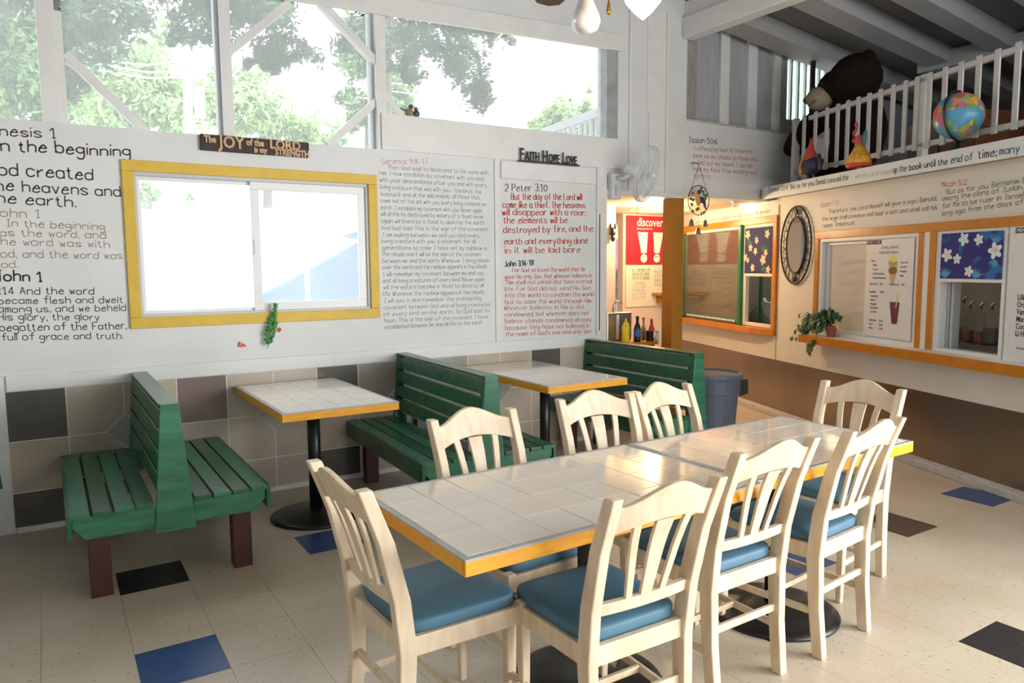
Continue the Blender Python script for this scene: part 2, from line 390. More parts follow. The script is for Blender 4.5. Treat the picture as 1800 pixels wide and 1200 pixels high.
def write(mb, t, p0, p1, h, y=0, wt=.13, jit=.15, slant=0., calli=0.):
    """handwrite t from baseline start p0 to baseline end p1 on the plane y; h = cap height, wt = pen width / cap height"""
    p0 = Vector((p0[0], p0[1])); p1 = Vector((p1[0], p1[1])); L = (p1-p0).length
    dx = (p1-p0)/L; dy = Vector((0, 1)); n = text_units(t); sx = L/n; sy = h/8; x = 0
    rw = random.Random(len(t)*13+int(abs(p0.x*997)))
    for c in t:
        if c not in GL: x += 3.4; continue
        oy = rw.uniform(-jit, jit)*2; ks = 1+rw.uniform(-jit, jit)*.5; k = rw.uniform(-.04, .04)+slant
        for st in GL[c]:
            P = [p0+dx*((x+a+(b*k))*sx)+dy*((b*ks+oy)*sy) for a, b in st]
            L_ = wt*h/2
            for i in range(len(P)-1):
                a, b = P[i], P[i+1]; d = b-a
                if d.length < 1e-6: continue
                d.normalize(); nn = Vector((-d.y, d.x)); ww = L_*(1+calli*(abs(d.y)-.5))
                a = a-d*ww*.3; b = b+d*ww*.3
                mb.add([(a.x-nn.x*ww, y, a.y-nn.y*ww), (b.x-nn.x*ww, y, b.y-nn.y*ww), (b.x+nn.x*ww, y, b.y+nn.y*ww), (a.x+nn.x*ww, y, a.y+nn.y*ww)], [(0, 1, 2, 3)])
        x += GW[c]+1.7
def lines(mp, rows, name, m, parent, label, y, hpx=None, **kw):
    """rows: (text, x0, y0, x1, y1, height) in photo pixels, mapped by mp onto the wall"""
    mb = MB()
    for t, x0, y0, x1, y1, *hh in rows:
        h_ = hh[0] if hh else hpx
        a = mp(x0, y0); b = mp(x1, y1); xm, ym = (x0+x1)/2, (y0+y1)/2
        h = mp(xm, ym-h_)[1]-mp(xm, ym)[1]
        write(mb, t, a, b, h, y, **kw)
    o = mb.build(name, m, parent)
    if label: o['label'] = label
    return o
def printed(name, t, size, m, parent, loc, rot=(R(90), 0, 0), ext=.001, sx=1, off=0., align='LEFT'):
    c = bpy.data.curves.new(name, 'FONT'); c.body = t; c.size = size; c.extrude = ext; c.offset = off; c.resolution_u = 2; c.align_x = align
    o = bpy.data.objects.new('tmp_text', c); COL.objects.link(o)
    dg = bpy.context.evaluated_depsgraph_get(); me = bpy.data.meshes.new_from_object(o.evaluated_get(dg))
    bpy.data.objects.remove(o); bpy.data.curves.remove(c)
    M = Matrix.Translation(Vector(loc)) @ Euler(rot).to_matrix().to_4x4() @ Matrix.Diagonal((sx, 1, 1, 1))
    me.transform(M); me.name = name; me.materials.clear(); me.materials.append(m)
    o = bpy.data.objects.new(name, me); COL.objects.link(o)
    if parent: o.parent = parent
    return o

# ================================================================== SETTING
# ---- floor
XB = [.21-.31*k for k in range(8, 0, -1)]+[.21, .51, .81, 1.10, 1.41, 1.73, 2.05, 2.37, 2.68, 3.0, 3.31, 3.63, 3.95, 4.26, 4.58, 4.89, 5.19]+[5.5+.31*k for k in range(8)]
YB = [-1.95, -1.65, -1.34, -1.03, -.72, -.41, -.1, .2, .51, .81, 1.12, 1.43, 1.80, 2.17, 2.49, 2.82, 3.13, 3.44, 3.76, 4.06, 4.38, 4.69, 5.0, 5.31, 5.62, 5.93, 6.24, 6.55, 6.86, 7.2]
fl = MB().box(-3.2, 9.6, -2.6, 9.2, -.12, -.004).build('floor', SEAM); fl['kind'] = 'structure'
ACC = {(0.21, 3.76): VBLACK, (.21, 2.82): VBLUE, (1.10, 3.76): VBLUE, (1.10, 2.82): VBLACK, (4.89, 2.17): VBLUE, (3.95, 2.17): VBROWN, (3.0, 1.12): VBLACK,
       (3.0, 2.17): VBLUE, (2.37, 1.80): VBLACK, (2.05, 1.80): None}
cells = []; rest = MB()
for i in range(len(XB)-1):
    for j in range(len(YB)-1):
        x0, x1, y0, y1 = XB[i]+.0007, XB[i+1]-.0007, YB[j]+.0007, YB[j+1]-.0007
        cx, cy = (x0+x1)/2, (y0+y1)/2
        q = to_px((cx, cy, 0)); d = math.hypot(cx, cy)
        vis = q is not None and -120 < q[0] < 1920 and q[1] < 1330
        # cut at the kitchen wall
        if Vector((cx, cy, 0)).dot(kn) > KD+.2: continue
        key = (XB[i], YB[j])
        a = [m for k, m in ACC.items() if abs(k[0]-XB[i]) < .02 and abs(k[1]-YB[j]) < .02]
        cells.append((0 if (vis and cy < 5.0) else 1, d, x0, x1, y0, y1, a[0] if a and a[0] else VCT))
cells.sort(key=lambda c: (c[0], c[1])); n = 0
for c in cells:
    if c[0] == 0 and n < 298:
        o = MB().box(c[2], c[3], c[4], c[5], -.004, 0).build('floor_tile', c[6], fl); n += 1
        if c[6] is VBLUE: o['label'] = 'blue floor tile'
        elif c[6] in (VBLACK, VBROWN): o['label'] = 'dark speckled floor tile'
    else: rest.box(c[2], c[3], c[4], c[5], -.004, 0)
o = rest.build('floor_tile', VCT, fl); o['kind'] = 'stuff'

# ---- window wall (wall_back)
wb = MB()
Y0, Y1 = YW, YW+.12
TOPZ = 4.5
wb.box(-3.0, 4.14, Y0, Y1, 0, 1.21).box(-3.0, .48, Y0, Y1, 1.21, 2.10).box(1.98, 4.14, Y0, Y1, 1.21, 2.14)
wb.box(-3.0, 1.98, Y0, Y1, 2.10, 2.345).box(1.98, 2.09, Y0, Y1, 2.14, 2.345).box(2.09, 4.27, Y0, Y1, 2.14, 2.60)
wb.box(4.27, 5.09, Y0, Y1, 2.14, TOPZ).box(5.09, 9.5, Y0, Y1, 2.15, 2.84)
wb.prism([(-3.0, 3.16), (4.27, 3.38), (4.27, TOPZ), (-3.0, TOPZ)], 'y', Y0, Y1)
wall = wb.build('wall_back', WHITE); wall['kind'] = 'structure'
# boards of the upper wall beside the loft
MB().box(5.09, 6.56, Y0+.08, Y1, 2.84, 4.1).box(7.5, 9.5, Y0+.08, Y1, 2.84, 4.0).box(6.56, 7.5, Y0+.08, Y1, 2.84, 2.98).box(6.56, 7.5, Y0+.08, Y1, 3.66, 4.0).build('upper_panel', GREYB, wall)
for a, b in ((5.59, 5.71), (5.98, 6.11), (6.37, 6.47), (7.52, 7.62)):
    MB().box(a, b, Y0+.045, Y0+.079, 2.85, 4.0).build('wall_stud', WHITE2, wall, bevel=.004)
MB().box(5.10, 5.25, Y0+.03, Y0+.079, 2.85, 3.6).build('wall_board', mat('weathered_board', (.33, .32, .30), .7, .15, 6, stretch=(8, 8, 1)), wall)
MB().box(5.09, 6.5, Y0-.012, Y0+.08, 2.838, 2.852).build('ledge', mat('dusty_ledge', (.50, .47, .43), .8, .25, 25), wall)
# corner pilaster strips
for a, b, t in ((4.385, 4.415, .02), (4.82, 4.85, .02), (4.60, 4.82, .008)):
    MB().box(a, b, Y0-t, Y0, 2.16, 3.75).build('wall_batten', WHITE2, wall, bevel=.002)
MB().box(4.615, 4.80, Y0-.02, Y0-.008, 2.24, 2.86).build('access_cover', WHITE2, wall, bevel=.003)
MB().box(4.15, 4.27, Y0+.005, Y1+.01, 2.60, 3.40).build('window_jamb', mat('grey_jamb', (.36, .37, .38), .7, .15, 8), wall)  # mottled grey, darker than the wall beside it
# clerestory posts and braces
def apost(x0, x1, z0, z1, y0=Y0+.004, y1=Y1-.01, m=WHITE2): return MB().box(x0, x1, y0, y1, z0, z1).build('wall_post', m, wall, bevel=.003)
apost(.045, .135, 2.34, 3.4); apost(.128, .17, 2.34, 2.97, Y0+.01); apost(1.025, 1.088, 2.34, 3.4); apost(2.06, 2.135, 2.34, 3.4)
MB().box(1.0, 1.025, Y0+.05, Y1, 2.34, 3.3).build('wall_post', VINYLG, wall); MB().box(2.035, 2.06, Y0+.05, Y1, 2.34, 3.3).build('wall_post', VINYLG, wall)
MB().box(.135, .162, Y0+.05, Y1, 2.97, 3.35).build('wall_post', mat('dark_gap_board', (.22, .22, .22), .7), wall)
for a, b, w_ in (((115, 96), (256, 232), .055), ((402, 92), (508, 6), .05), ((562, 4), (672, 124), .07), ((672, 168), (580, 252), .042), ((677, 168), (706, 204), .035)):
    A_ = ony(a[0], a[1], Y0+.05); B_ = ony(b[0], b[1], Y0+.05)
    MB().bar(A_, B_, .05, w_, up=(0, 1, 0)).build('brace', WHITE2, wall, bevel=.003)
# top plate of the clerestory
MB().prism([(-3.0, 3.11), (4.30, 3.335), (4.30, 3.47), (-3.0, 3.25)], 'y', Y0-.03, Y0).build('top_plate', WHITE2, wall, bevel=.004)
for k in range(0): pass
for x0, x1, z0, z1 in ((-3, .045, 2.345, 3.15), (.17, 1.025, 2.345, 3.24), (1.088, 2.06, 2.345, 3.27), (2.135, 4.15, 2.60, 3.37)):
    MB().prism([(x0, z0), (x1, z0), (x1, z1), (x0, z1)], 'y', Y0+.085, Y0+.087).build('insect_screen', SCREEN, wall)
# flat trim on the wall
MB().box(-.22, 4.05, Y0-.016, Y0, .825, .915).build('cap_board', WHITE2, wall, bevel=.004)
MB().box(-.22, 4.10, Y0-.02, Y0, .0, .030).build('foot_board', WHITE2, wall, bevel=.003)
MB().box(-.30, -.232, Y0-.026, Y0, .03, .915).build('corner_post', WHITE2, wall, bevel=.004)
MB().box(-3.0, -.30, Y0-.016, Y0, .825, .915).build('cap_board', WHITE2, wall, bevel=.004)
MB().box(2.085, 4.30, Y0-.012, Y0, 2.345, 2.60).build('header_board', WHITE2, wall, bevel=.003)
MB().box(3.015, 3.067, Y0-.012, Y0, .915, 2.345).build('panel_strip', WHITE2, wall, bevel=.003)
MB().box(3.07, 4.02, Y0-.022, Y0, 2.20, 2.335).build('header_board', WHITE2, wall, bevel=.004)
MB().box(4.03, 4.14, Y0-.018, Y0, .85, 2.345).build('panel_strip', WHITE2, wall, bevel=.003)
MB().box(4.055, 4.062, Y0-.022, Y0-.018, .95, 1.95).build('dark_joint', SIGNK, wall)
MB().box(2.078, 2.084, Y0-.0006, Y0, .92, 2.35).build('panel_joint', WHITE2, wall)
MB().box(4.14, 5.09, Y0-.02, Y1, 2.125, 2.165).build('opening_trim', WHITE2, wall, bevel=.003)
# wall tiles
for k in range(-9, 13):
    x0 = .066+.2985*k
    if k == -1: x0 = -.23
    x1 = .066+.2985*(k+1)
    if k == -2: x1 = -.303
    if x0 > 3.99: continue
    x1 = min(x1, 4.04)
    for rI, (z0, z1) in enumerate(((.03, .235), (.235, .533), (.533, .826))):
        m = STONE
        if rI == 2 and k in (-1, 5, 11): m = STONED
        if rI == 2 and k == 2: m = STONER
        if rI == 2 and k == 8: m = STONEG
        if rI == 2 and k in (6,): m = STONEG
        if rI == 0 and k in (-1, 0): m = STONER if k == 0 else STONED
        if rI == 0 and k in (5, 8): m = STONED
        MB().box(x0+.0035, x1-.0035, Y0-.012, Y0-.001, z0+.0035, z1-.0035).build('wall_tile', m, wall)
MB().box(-3.0, 4.04, Y0-.0105, Y0-.0005, .03, .826).build('grout', WGROUT, wall)
for k in (-5, -2, 1, 4, 7, 10):
    cx = .066+.2985*k; cz = .533; h = .108
    MB().prism([(cx-h, cz), (cx, cz-h), (cx+h, cz), (cx, cz+h)], 'y', Y0-.0135, Y0-.012).build('grout_line', WGROUT, wall)
    h -= .006
    MB().prism([(cx-h, cz), (cx, cz-h), (cx+h, cz), (cx, cz+h)], 'y', Y0-.015, Y0-.0135).build('diamond_tile', STONEV, wall)

# ---- lettering on the window wall
T = ona
lines(T, [("Genesis 1", -38, 236, 98, 243, 17), ("In the beginning", -14, 264, 229, 275, 20)], 'lettering', INKN, wall, 'large black handwritten lines', Y0-.001, wt=.13)
lines(T, [("God created", -22, 306, 163, 316, 21), ("the heavens and", -22, 333, 212, 346, 19), ("the earth.", -22, 355, 133, 364, 19)], 'lettering', INKN, wall, 'brown-black handwritten lines', Y0-.001, wt=.12)
lines(T, [("John 1", -16, 380, 70, 383, 15), ("1. In the beginning", -14, 397, 184, 404, 13), ("was the word, and", -14, 414, 186, 419, 13), ("the word was with", -10, 430, 193, 435, 13),
          ("God, and the word was", -11, 452, 215, 455, 13), ("God.", -11, 470, 31, 470, 13)], 'lettering', INKT, wall, 'faded tan handwritten verse', Y0-.001, wt=.11)
lines(T, [("John 1", -8, 494, 74, 494, 18)], 'lettering', INKB, wall, 'bold black heading', Y0-.001, wt=.15)
lines(T, [("1:14 And the word", -10, 517, 165, 517, 13), ("became flesh and dwelt", -3, 534, 216, 532, 12), ("among us, and we beheld", -2, 549, 221, 546, 12), ("His glory, the glory", -2, 563, 175, 562, 12),
          ("begotten of the Father,", 0, 582, 222, 578, 13), ("full of grace and truth.", 3, 598, 216, 595, 12)], 'lettering', INKD, wall, 'black handwritten verse below', Y0-.001, wt=.12)
def C3(x, y): return 650+x/3.529, 260+y/3.529
def rows(crop, L):
    out = []
    for t, x0, y0, x1, y1 in L:
        a = crop(x0, y0); b = crop(x1, y1); out.append((t, a[0], a[1], b[0], b[1]))
    return out
lines(T, rows(C3, [("Genesis 9:8-17", 75, 98, 360, 100)]), 'lettering', INKP, wall, 'faint red heading', Y0-.001, hpx=10, wt=.10)
g9 = [("Then God said to Noah and to his sons with", 110, 130, 735, 165), ("him: I now establish my covenant with you and", 60, 165, 705, 203), ("with your descendants after you and with every", 62, 208, 725, 243),
 ("living creature that was with you - the birds, the", 66, 252, 690, 283), ("livestock and all the wild animals, all those that", 70, 297, 680, 318), ("came out of the ark with you every living creature on", 68, 337, 720, 360),
 ("earth. I establish my covenant with you. Never again", 68, 380, 695, 400), ("will all life be destroyed by waters of a flood; never", 70, 420, 705, 438), ("again will there be a flood to destroy the earth.", 72, 464, 712, 475),
 ("And God said: This is the sign of the covenant", 72, 507, 730, 515), ("I am making between me and you and every", 80, 550, 680, 555), ("living creature with you, a covenant for all", 75, 589, 655, 590),
 ("generations to come: I have set my rainbow in", 78, 630, 725, 632), ("the clouds and it will be the sign of the covenant", 80, 670, 690, 670), ("between me and the earth. Whenever I bring clouds", 80, 712, 740, 708),
 ("over the earth and the rainbow appears in the clouds", 80, 752, 725, 745), ("I will remember my covenant between me and you", 82, 795, 705, 786), ("and all living creatures of every kind. Never again", 82, 836, 710, 825),
 ("will the waters become a flood to destroy all", 85, 876, 705, 862), ("life. Whenever the rainbow appears in the clouds,", 85, 918, 710, 903), ("I will see it and remember the everlasting", 88, 960, 690, 942),
 ("covenant between God and all living creatures", 88, 1001, 745, 980), ("of every kind on the earth. So God said to", 88, 1042, 740, 1018), ("Noah, This is the sign of the covenant I have", 90, 1082, 730, 1056), ("established between me and all life on the earth", 92, 1122, 695, 1092)]
lines(T, rows(C3, g9), 'lettering', INKG, wall, 'long grey handwritten passage of many lines', Y0-.001, hpx=7.2, wt=.095)
lines(T, rows(C3, [("2 Peter 3:10", 838, 268, 1100, 268)]), 'lettering', INKB, wall, 'black pen heading', Y0-.001, hpx=12, wt=.10, calli=.8)
lines(T, rows(C3, [("But the day of the Lord will", 878, 320, 1315, 322), ("come like a thief. The heavens", 825, 370, 1335, 372), ("will disappear with a roar;", 822, 416, 1338, 418), ("the elements will be", 830, 467, 1225, 466),
  ("destroyed by fire, and the", 830, 528, 1385, 516), ("earth and everything done", 835, 598, 1350, 592), ("in it will be laid bare", 840, 653, 1305, 646)]), 'lettering', INKR, wall, 'red broad-pen verse, larger lines', Y0-.001, hpx=11, wt=.12, calli=.9)
lines(T, rows(C3, [("John 3:16-18", 838, 735, 1015, 725)]), 'lettering', INKB, wall, 'small bold black heading', Y0-.001, hpx=9, wt=.16, calli=.8)
lines(T, rows(C3, [("For God so loved the world that He", 885, 770, 1335, 763), ("gave His only Son, that whoever believes in", 835, 812, 1375, 802), ("Him shall not perish but have eternal", 850, 846, 1375, 838), ("life. For God did not send His Son", 840, 887, 1368, 878),
  ("into the world to condemn the world", 840, 926, 1388, 918), ("but to save the world through Him.", 840, 968, 1375, 958), ("Whoever believes in Him is not", 835, 1005, 1330, 996), ("condemned, but whoever does not", 838, 1046, 1360, 1033),
  ("believe stands condemned already", 840, 1086, 1375, 1075), ("because they have not believed in", 842, 1128, 1362, 1112), ("the name of God's one and only Son", 845, 1167, 1372, 1147)]), 'lettering', INKR, wall, 'red handwritten verse, smaller lines', Y0-.001, hpx=7.6, wt=.105, calli=.7)
def C6(x, y): return 1180+x/7.5, 180+y/7.5
lines(T, rows(C6, [("Isaiah 50:6", 232, 528, 600, 548)]), 'lettering', INKB, wall, 'black heading above the red verse', Y0-.001, hpx=9.5, wt=.12)
lines(T, rows(C6, [("I offered my back to those who", 295, 632, 1070, 668), ("beat me, my cheeks to those who", 290, 725, 1130, 775), ("pulled out my beard; I did not", 285, 815, 1070, 862), ("hide my face from mocking and", 290, 902, 1120, 950), ("spitting", 300, 990, 510, 1000)]),
      'lettering', INKR, wall, 'red handwritten verse on the upper wall', Y0-.001, hpx=7.4, wt=.10)

# ---- window_1 (yellow framed slider)
W1 = bpy.data.objects.new('window_1', None); COL.objects.link(W1); W1.location = (1.23, Y0, 1.15); W1['kind'] = 'structure'
def wrel(mb): mb.v = [(x-1.23, y-Y0, z-1.15) for x, y, z in mb.v]; return mb
wrel(MB().box(.425, 2.035, Y0-.022, Y0-.001, 2.095, 2.161)).build('yellow_casing', YEL, W1, bevel=.003)
wrel(MB().box(.425, 2.035, Y0-.022, Y0-.001, 1.15, 1.218)).build('yellow_casing', YEL, W1, bevel=.003)
wrel(MB().box(.425, .488, Y0-.021, Y0-.001, 1.218, 2.095)).build('yellow_casing', YEL, W1, bevel=.003)
wrel(MB().box(1.972, 2.035, Y0-.021, Y0-.001, 1.218, 2.095)).build('yellow_casing', YEL, W1, bevel=.003)
fr = MB()
fr.box(.485, 1.975, Y0+.0, Y0+.09, 2.075, 2.098).box(.485, 1.975, Y0+.0, Y0+.09, 1.212, 1.232).box(.483, .503, Y0, Y0+.09, 1.232, 2.075).box(1.955, 1.975, Y0, Y0+.09, 1.232, 2.075)
wrel(fr).build('window_frame', VINYLG, W1, bevel=.002)
def sash(x0, x1, z0, z1, y0, t):
    s = wrel(MB().box(x0, x1, y0, y0+.025, z1-t, z1).box(x0, x1, y0, y0+.025, z0, z0+t).box(x0, x0+t, y0, y0+.025, z0+t, z1-t).box(x1-t, x1, y0, y0+.025, z0+t, z1-t)).build('sash', VINYL, W1, bevel=.002)
    wrel(MB().box(x0+t, x1-t, y0+.012, y0+.014, z0+t, z1-t)).build('glass_pane', GLASS, s)
    return s
sash(.503, 1.20, 1.232, 2.075, Y0+.05, .022); sash(1.17, 1.955, 1.232, 2.075, Y0+.018, .052)
wrel(MB().box(1.168, 1.182, Y0+.006, Y0+.018, 1.60, 1.70)).build('sash_latch', VINYLG, W1, bevel=.002)

# ---- unseen left / rear walls, added to cut the daylight entering the room
MB().box(-3.12, -3.0, -2.4, 5.14, 0, 4.9).build('shade_wall_left', WHITE)['kind'] = 'structure'
MB().box(-3.12, 1.2, -2.4, -2.3, 0, 4.7).box(1.2, 9.6, -2.4, -2.3, 3.0, 4.3).build('shade_wall_front', WHITE)['kind'] = 'structure'
# ---- ceiling of the whole room: slopes down to the right
def ceilz(x): return 3.82-.107*(x-5.75)
ce = MB(); xs = (-3.1, 9.6)
ce.prism([(xs[0], ceilz(xs[0])), (xs[1], ceilz(xs[1])), (xs[1], ceilz(xs[1])+.1), (xs[0], ceilz(xs[0])+.1)], 'y', -2.4, 5.2)
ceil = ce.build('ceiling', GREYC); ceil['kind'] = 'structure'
for y0, y1 in ((4.72, 4.98), (3.98, 4.22), (3.42, 3.62), (2.80, 3.0), (2.2, 2.4)):
    MB().prism([(5.2, ceilz(5.2)-.16), (9.3, ceilz(9.3)-.16), (9.3, ceilz(9.3)-.001), (5.2, ceilz(5.2)-.001)], 'y', y0, y1).build('rafter', RAFT, ceil, bevel=.006)
for y0 in (4.0, 3.0, 2.0, 1.0, 0.0):
    MB().prism([(-3, ceilz(-3)-.14), (5.0, ceilz(5.0)-.14), (5.0, ceilz(5.0)-.001), (-3, ceilz(-3)-.001)], 'y', y0, y0+.09).build('rafter', WHITE2, ceil)
MB().box(5.02, 5.16, -1.4, YW-.002, 3.555, 3.74).build('main_beam', WHITE2, ceil, bevel=.008)
MB().box(5.05, 5.13, -1.4, YW-.002, 3.74, 3.88).build('main_beam', WHITE2, ceil)
o = MB().bar((7.62, 4.3, 3.50), (7.62, 3.3, 3.50), .06, .16).build('cross_beam', RAFT, ceil)

# ---- kitchen wall (wall_right), in its own frame
KT = dict(loc=KP(0, 0, 0), rz=KRZ)
def kobj(o): o.location = KT['loc']; o.rotation_euler = (0, 0, KRZ); return o
UW = dict(a0=-8.72, a1=-6.70, b0=-5.99, b1=-4.76, c0=-4.60, c1=-2.2)
kw = MB(); T_ = .12
zs, zt = .855, 1.775
kw.box(-8.9, -2.0, 0, T_, 0, .80)
kw.box(-8.9, -8.72, 0, T_, .80, 2.15).box(-8.72, -6.70, 0, T_, 1.95, 2.15).box(-8.72, -6.70, 0, T_, .80, .83).box(-6.70, -5.99, 0, T_, .80, 2.165)
kw.box(-5.99, -2.0, 0, T_, zt, 2.165).box(-5.99, -2.0, 0, T_, .80, zs).box(-4.76, -4.60, 0, T_, zs, zt).box(-2.2, -2.0, 0, T_, zs, zt)
kwall = kobj(kw.build('wall_right', CREAMW)); kwall['kind'] = 'structure'
MB().box(-8.88, -2.0, -.006, 0, .055, .558).build('steel_wainscot', STEEL, kwall)
MB().prism([(0, 0), (-.075, 0), (-.07, .05), (0, .06)], 'x', -8.88, -2.0).build('floor_curb', CURB, kwall, bevel=.006)
MB().box(-6.69, -6.655, -.012, 0, .56, 2.10).build('wall_strip', CREAMW, kwall)
K0 = lambda x, y: onk(x, y, 0)
def C9(x, y): return 1100+x/2.5714, y/2.5714
KY = -.001
lines(K0, rows(C9, [("Isaiah 7:14", 880, 937, 962, 925)]), 'lettering', INKP, kwall, 'faded red heading', KY, hpx=8.5, wt=.12)
lines(K0, rows(C9, [("Therefore, the Lord Himself will give a sign: Behold,", 918, 965, 1405, 905), ("the virgin shall conceive and bear a son, and shall call his", 890, 998, 1407, 946), ("name Immanuel.", 890, 1028, 1036, 1014)]), 'lettering', INKD, kwall, 'black handwritten verse above the window', KY, hpx=7.6, wt=.12)
lines(K0, rows(C9, [("Micah 5:2", 1427, 846, 1540, 834)]), 'lettering', INKR, kwall, 'red heading', KY, hpx=9.5, wt=.11)
lines(K0, [('"But as for you, Bethlehim Ephrathah,', 1662, 342, 1862, 311), ("among the clans of Judah, from you", 1656, 353, 1862, 323), ("for Me to be ruler in Israel, from", 1656, 366, 1835, 341), ("long ago from the days of eternity.", 1656, 379, 1858, 349)], 'lettering', INKD, kwall, 'larger black handwritten verse', KY, hpx=8.8, wt=.12)
lines(K0, [("For unto us a child is born, to us a son is given", 1212, 395, 1354, 373)], 'lettering', INKN, kwall, 'small brown line over the order window', KY, hpx=6, wt=.13)

# ---- window in the kitchen wall: orange cased openings
def orange_case(name, u0, u1, z0, z1, t, parent=None):
    w_ = bpy.data.objects.new(name, None); COL.objects.link(w_); w_.location = KP((u0+u1)/2, 0, z0); w_.rotation_euler = (0, 0, KRZ); w_['kind'] = 'structure'
    c = (u0+u1)/2
    def rel(mb): mb.v = [(x-c, y, z-z0) for x, y, z in mb.v]; return mb
    return w_, rel
W2, rel2 = orange_case('window_2', -6.03, -4.70, .87, 1.80, .05)
rel2(MB().box(-6.03, -2.1, -.025, -.001, 1.735, 1.80)).build('orange_casing', ORG, W2, bevel=.003)
rel2(MB().box(-6.03, -5.975, -.025, -.001, .87, 1.735)).build('orange_casing', ORG, W2, bevel=.003)
rel2(MB().box(-4.765, -4.712, -.025, -.001, .87, 1.735)).build('orange_casing', ORG, W2, bevel=.003)
rel2(MB().box(-4.712, -4.655, -.02, -.001, .87, 1.735)).build('white_strip', WHITE2, W2, bevel=.002)
rel2(MB().box(-4.655, -4.60, -.025, -.001, .87, 1.735)).build('orange_casing', ORG, W2, bevel=.003)
# long sill
rel2(MB().box(-6.02, -2.1, -.15, -.0, .858, .878)).build('sill_top', WHITE2, W2, bevel=.003)
rel2(MB().box(-6.03, -2.1, -.165, -.148, .805, .878)).build('sill_edge', ORG, W2, bevel=.004)
def kframe(u0, u1, z0, z1, y0, t, d=.05, m=VINYL, rel=rel2, parent=W2, name='window_frame'):
    return rel(MB().box(u0, u1, y0, y0+d, z1-t, z1).box(u0, u1, y0, y0+d, z0, z0+t).box(u0, u0+t, y0, y0+d, z0+t, z1-t).box(u1-t, u1, y0, y0+d, z0+t, z1-t)).build(name, m, parent, bevel=.002)
kframe(-5.975, -4.765, .875, 1.74, -.012, .035)
s1 = kframe(-5.93, -5.36, .90, 1.715, .03, .04, .03, name='sash')
rel2(MB().box(-5.89, -5.40, .044, .047, .94, 1.675)).build('backing_sheet', mat('pale_backed_glass', (.66, .62, .55), .12, .03, 3), s1)
lines(K0, [("LUAU KUKUI'S FOR", 1466, 468, 1510, 463, 7), ("THE FOR THE TOP", 1466, 485, 1512, 480, 7), ("COOKING ALL", 1467, 502, 1512, 498, 7), ("AND OUR", 1470, 520, 1500, 518, 6), ("THANK YOU", 1472, 540, 1506, 538, 7), ("KINGS", 1478, 556, 1508, 555, 7)], 'lettering', INKF, s1, 'faint reversed grey lettering', .0435, wt=.13)
for ch in s1.children:
    if ch.name.startswith('lettering'):
        ch.data.transform(Matrix.Translation((-(-6.03-4.70)/2, 0, -.87)))
kframe(-5.365, -4.79, .885, 1.735, .0, .035, .03, name='sash')
# serving opening with blind
kframe(-4.60, -3.99, .855, 1.755, -.012, .045, .07)
kframe(-4.01, -3.3, .855, 1.755, -.012, .06, .05)
for u0 in (-4.555, -4.52):
    rel2(MB().box(u0, u0+.022, .06, .12, .88, 1.39)).build('sash_edge', VINYLG, W2)
rel2(MB().box(-4.58, -4.02, -.016, .02, 1.375, 1.40)).build('blind_rail', VINYL, W2, bevel=.003)

# menu poster on the right pane (flat print on paper, in front of the glass)
def kthing(name, label, cat, u, v, z, group=None):
    return thing(name, label, cat, KP(u, v, z), KRZ, group)
mp = kthing('menu_poster', 'white menu poster with an ice cream cone and a purple drink cup', 'poster', -5.075, -.018, .925)
MB().box(-.265, .265, 0, .004, 0, .775).build('paper', PAPER, mp)
def ptext(t, x, z, s, m=INKD, sx=.8, off=0.): 
    return printed('print', t, s, m, mp, (x, -.0012, z), ext=.0004, sx=sx, off=off)
MB().box(-.262, -.09, -.002, 0, .738, .772).build('banner', INKD, mp)
for i, c in enumerate("MENU"): printed('print', c, .030, TXTW if i != 2 else INKR, mp, (-.25+i*.04, -.0026, .745), ext=.0003, sx=.9)
ptext("CONES, SUNDAES", -.09, .700, .030, INKT); ptext("& FROZEN TREATS", -.11, .660, .032, INKT)
for i, t in enumerate(("Flavors", "Vanilla", "Coconut", "Cookie Macadamia", "Chocolate Macadamia")): ptext(t, -.20 + (.02 if i else 0), .60-i*.034, .022, INKD)
for i, t in enumerate(("Cup, Cone", "Smoothie", "Pineapple", "Shake")): ptext(t, .13, .585-i*.034, .022, INKD)
for t, x, z in (("Single Scoop", -.21, .415), ("$.25", -.09, .415), ("Double Scoop", .02, .415), ("$.25", .15, .415), ("Smoothies", -.21, .352), ("$4.50", -.08, .352), ("Strawberry", -.19, .318), ("Banana", -.19, .286), ("Pineapple", -.19, .254), ("Pina Colada", -.19, .222), ("Lava Flow", -.19, .190),
                ("Soft Drinks", -.20, .122), ("$1.50", -.08, .122), ("Floats", -.20, .09), ("$3.50", -.08, .09), ("Water", -.20, .058), ("$1.00", -.08, .058)): ptext(t, x, z, .023, INKD)
def disc(mb, x, z, rx, rz_, y, n=14, a0=0):
    mb.add([(x+rx*math.cos(a0+2*math.pi*k/n), y, z+rz_*math.sin(a0+2*math.pi*k/n)) for k in range(n)], [tuple(range(n))]); return mb
b_ = MB(); disc(b_, .05, .60, .05, .05, -.0016); disc(b_, .025, .575, .03, .025, -.0016); disc(b_, .078, .575, .028, .025, -.0016); b_.build('scoop', mat('yellow_print', (.80, .70, .22), .5), mp)
b_ = MB(); disc(b_, .05, .53, .048, .032, -.0018); b_.build('scoop', mat('chocolate_print', (.22, .09, .04), .5), mp)
MB().add([(.012, -.0017, .515), (.088, -.0017, .515), (.062, -.0017, .425), (.038, -.0017, .425)], [(0, 1, 2, 3)]).build('cone', mat('cone_print', (.66, .38, .18), .5), mp)
MB().add([(.03, -.0017, .285), (.14, -.0017, .285), (.118, -.0017, .115), (.06, -.0017, .115)], [(0, 1, 2, 3)]).build('drink_cup', mat('purple_print', (.14, .01, .05), .5), mp)
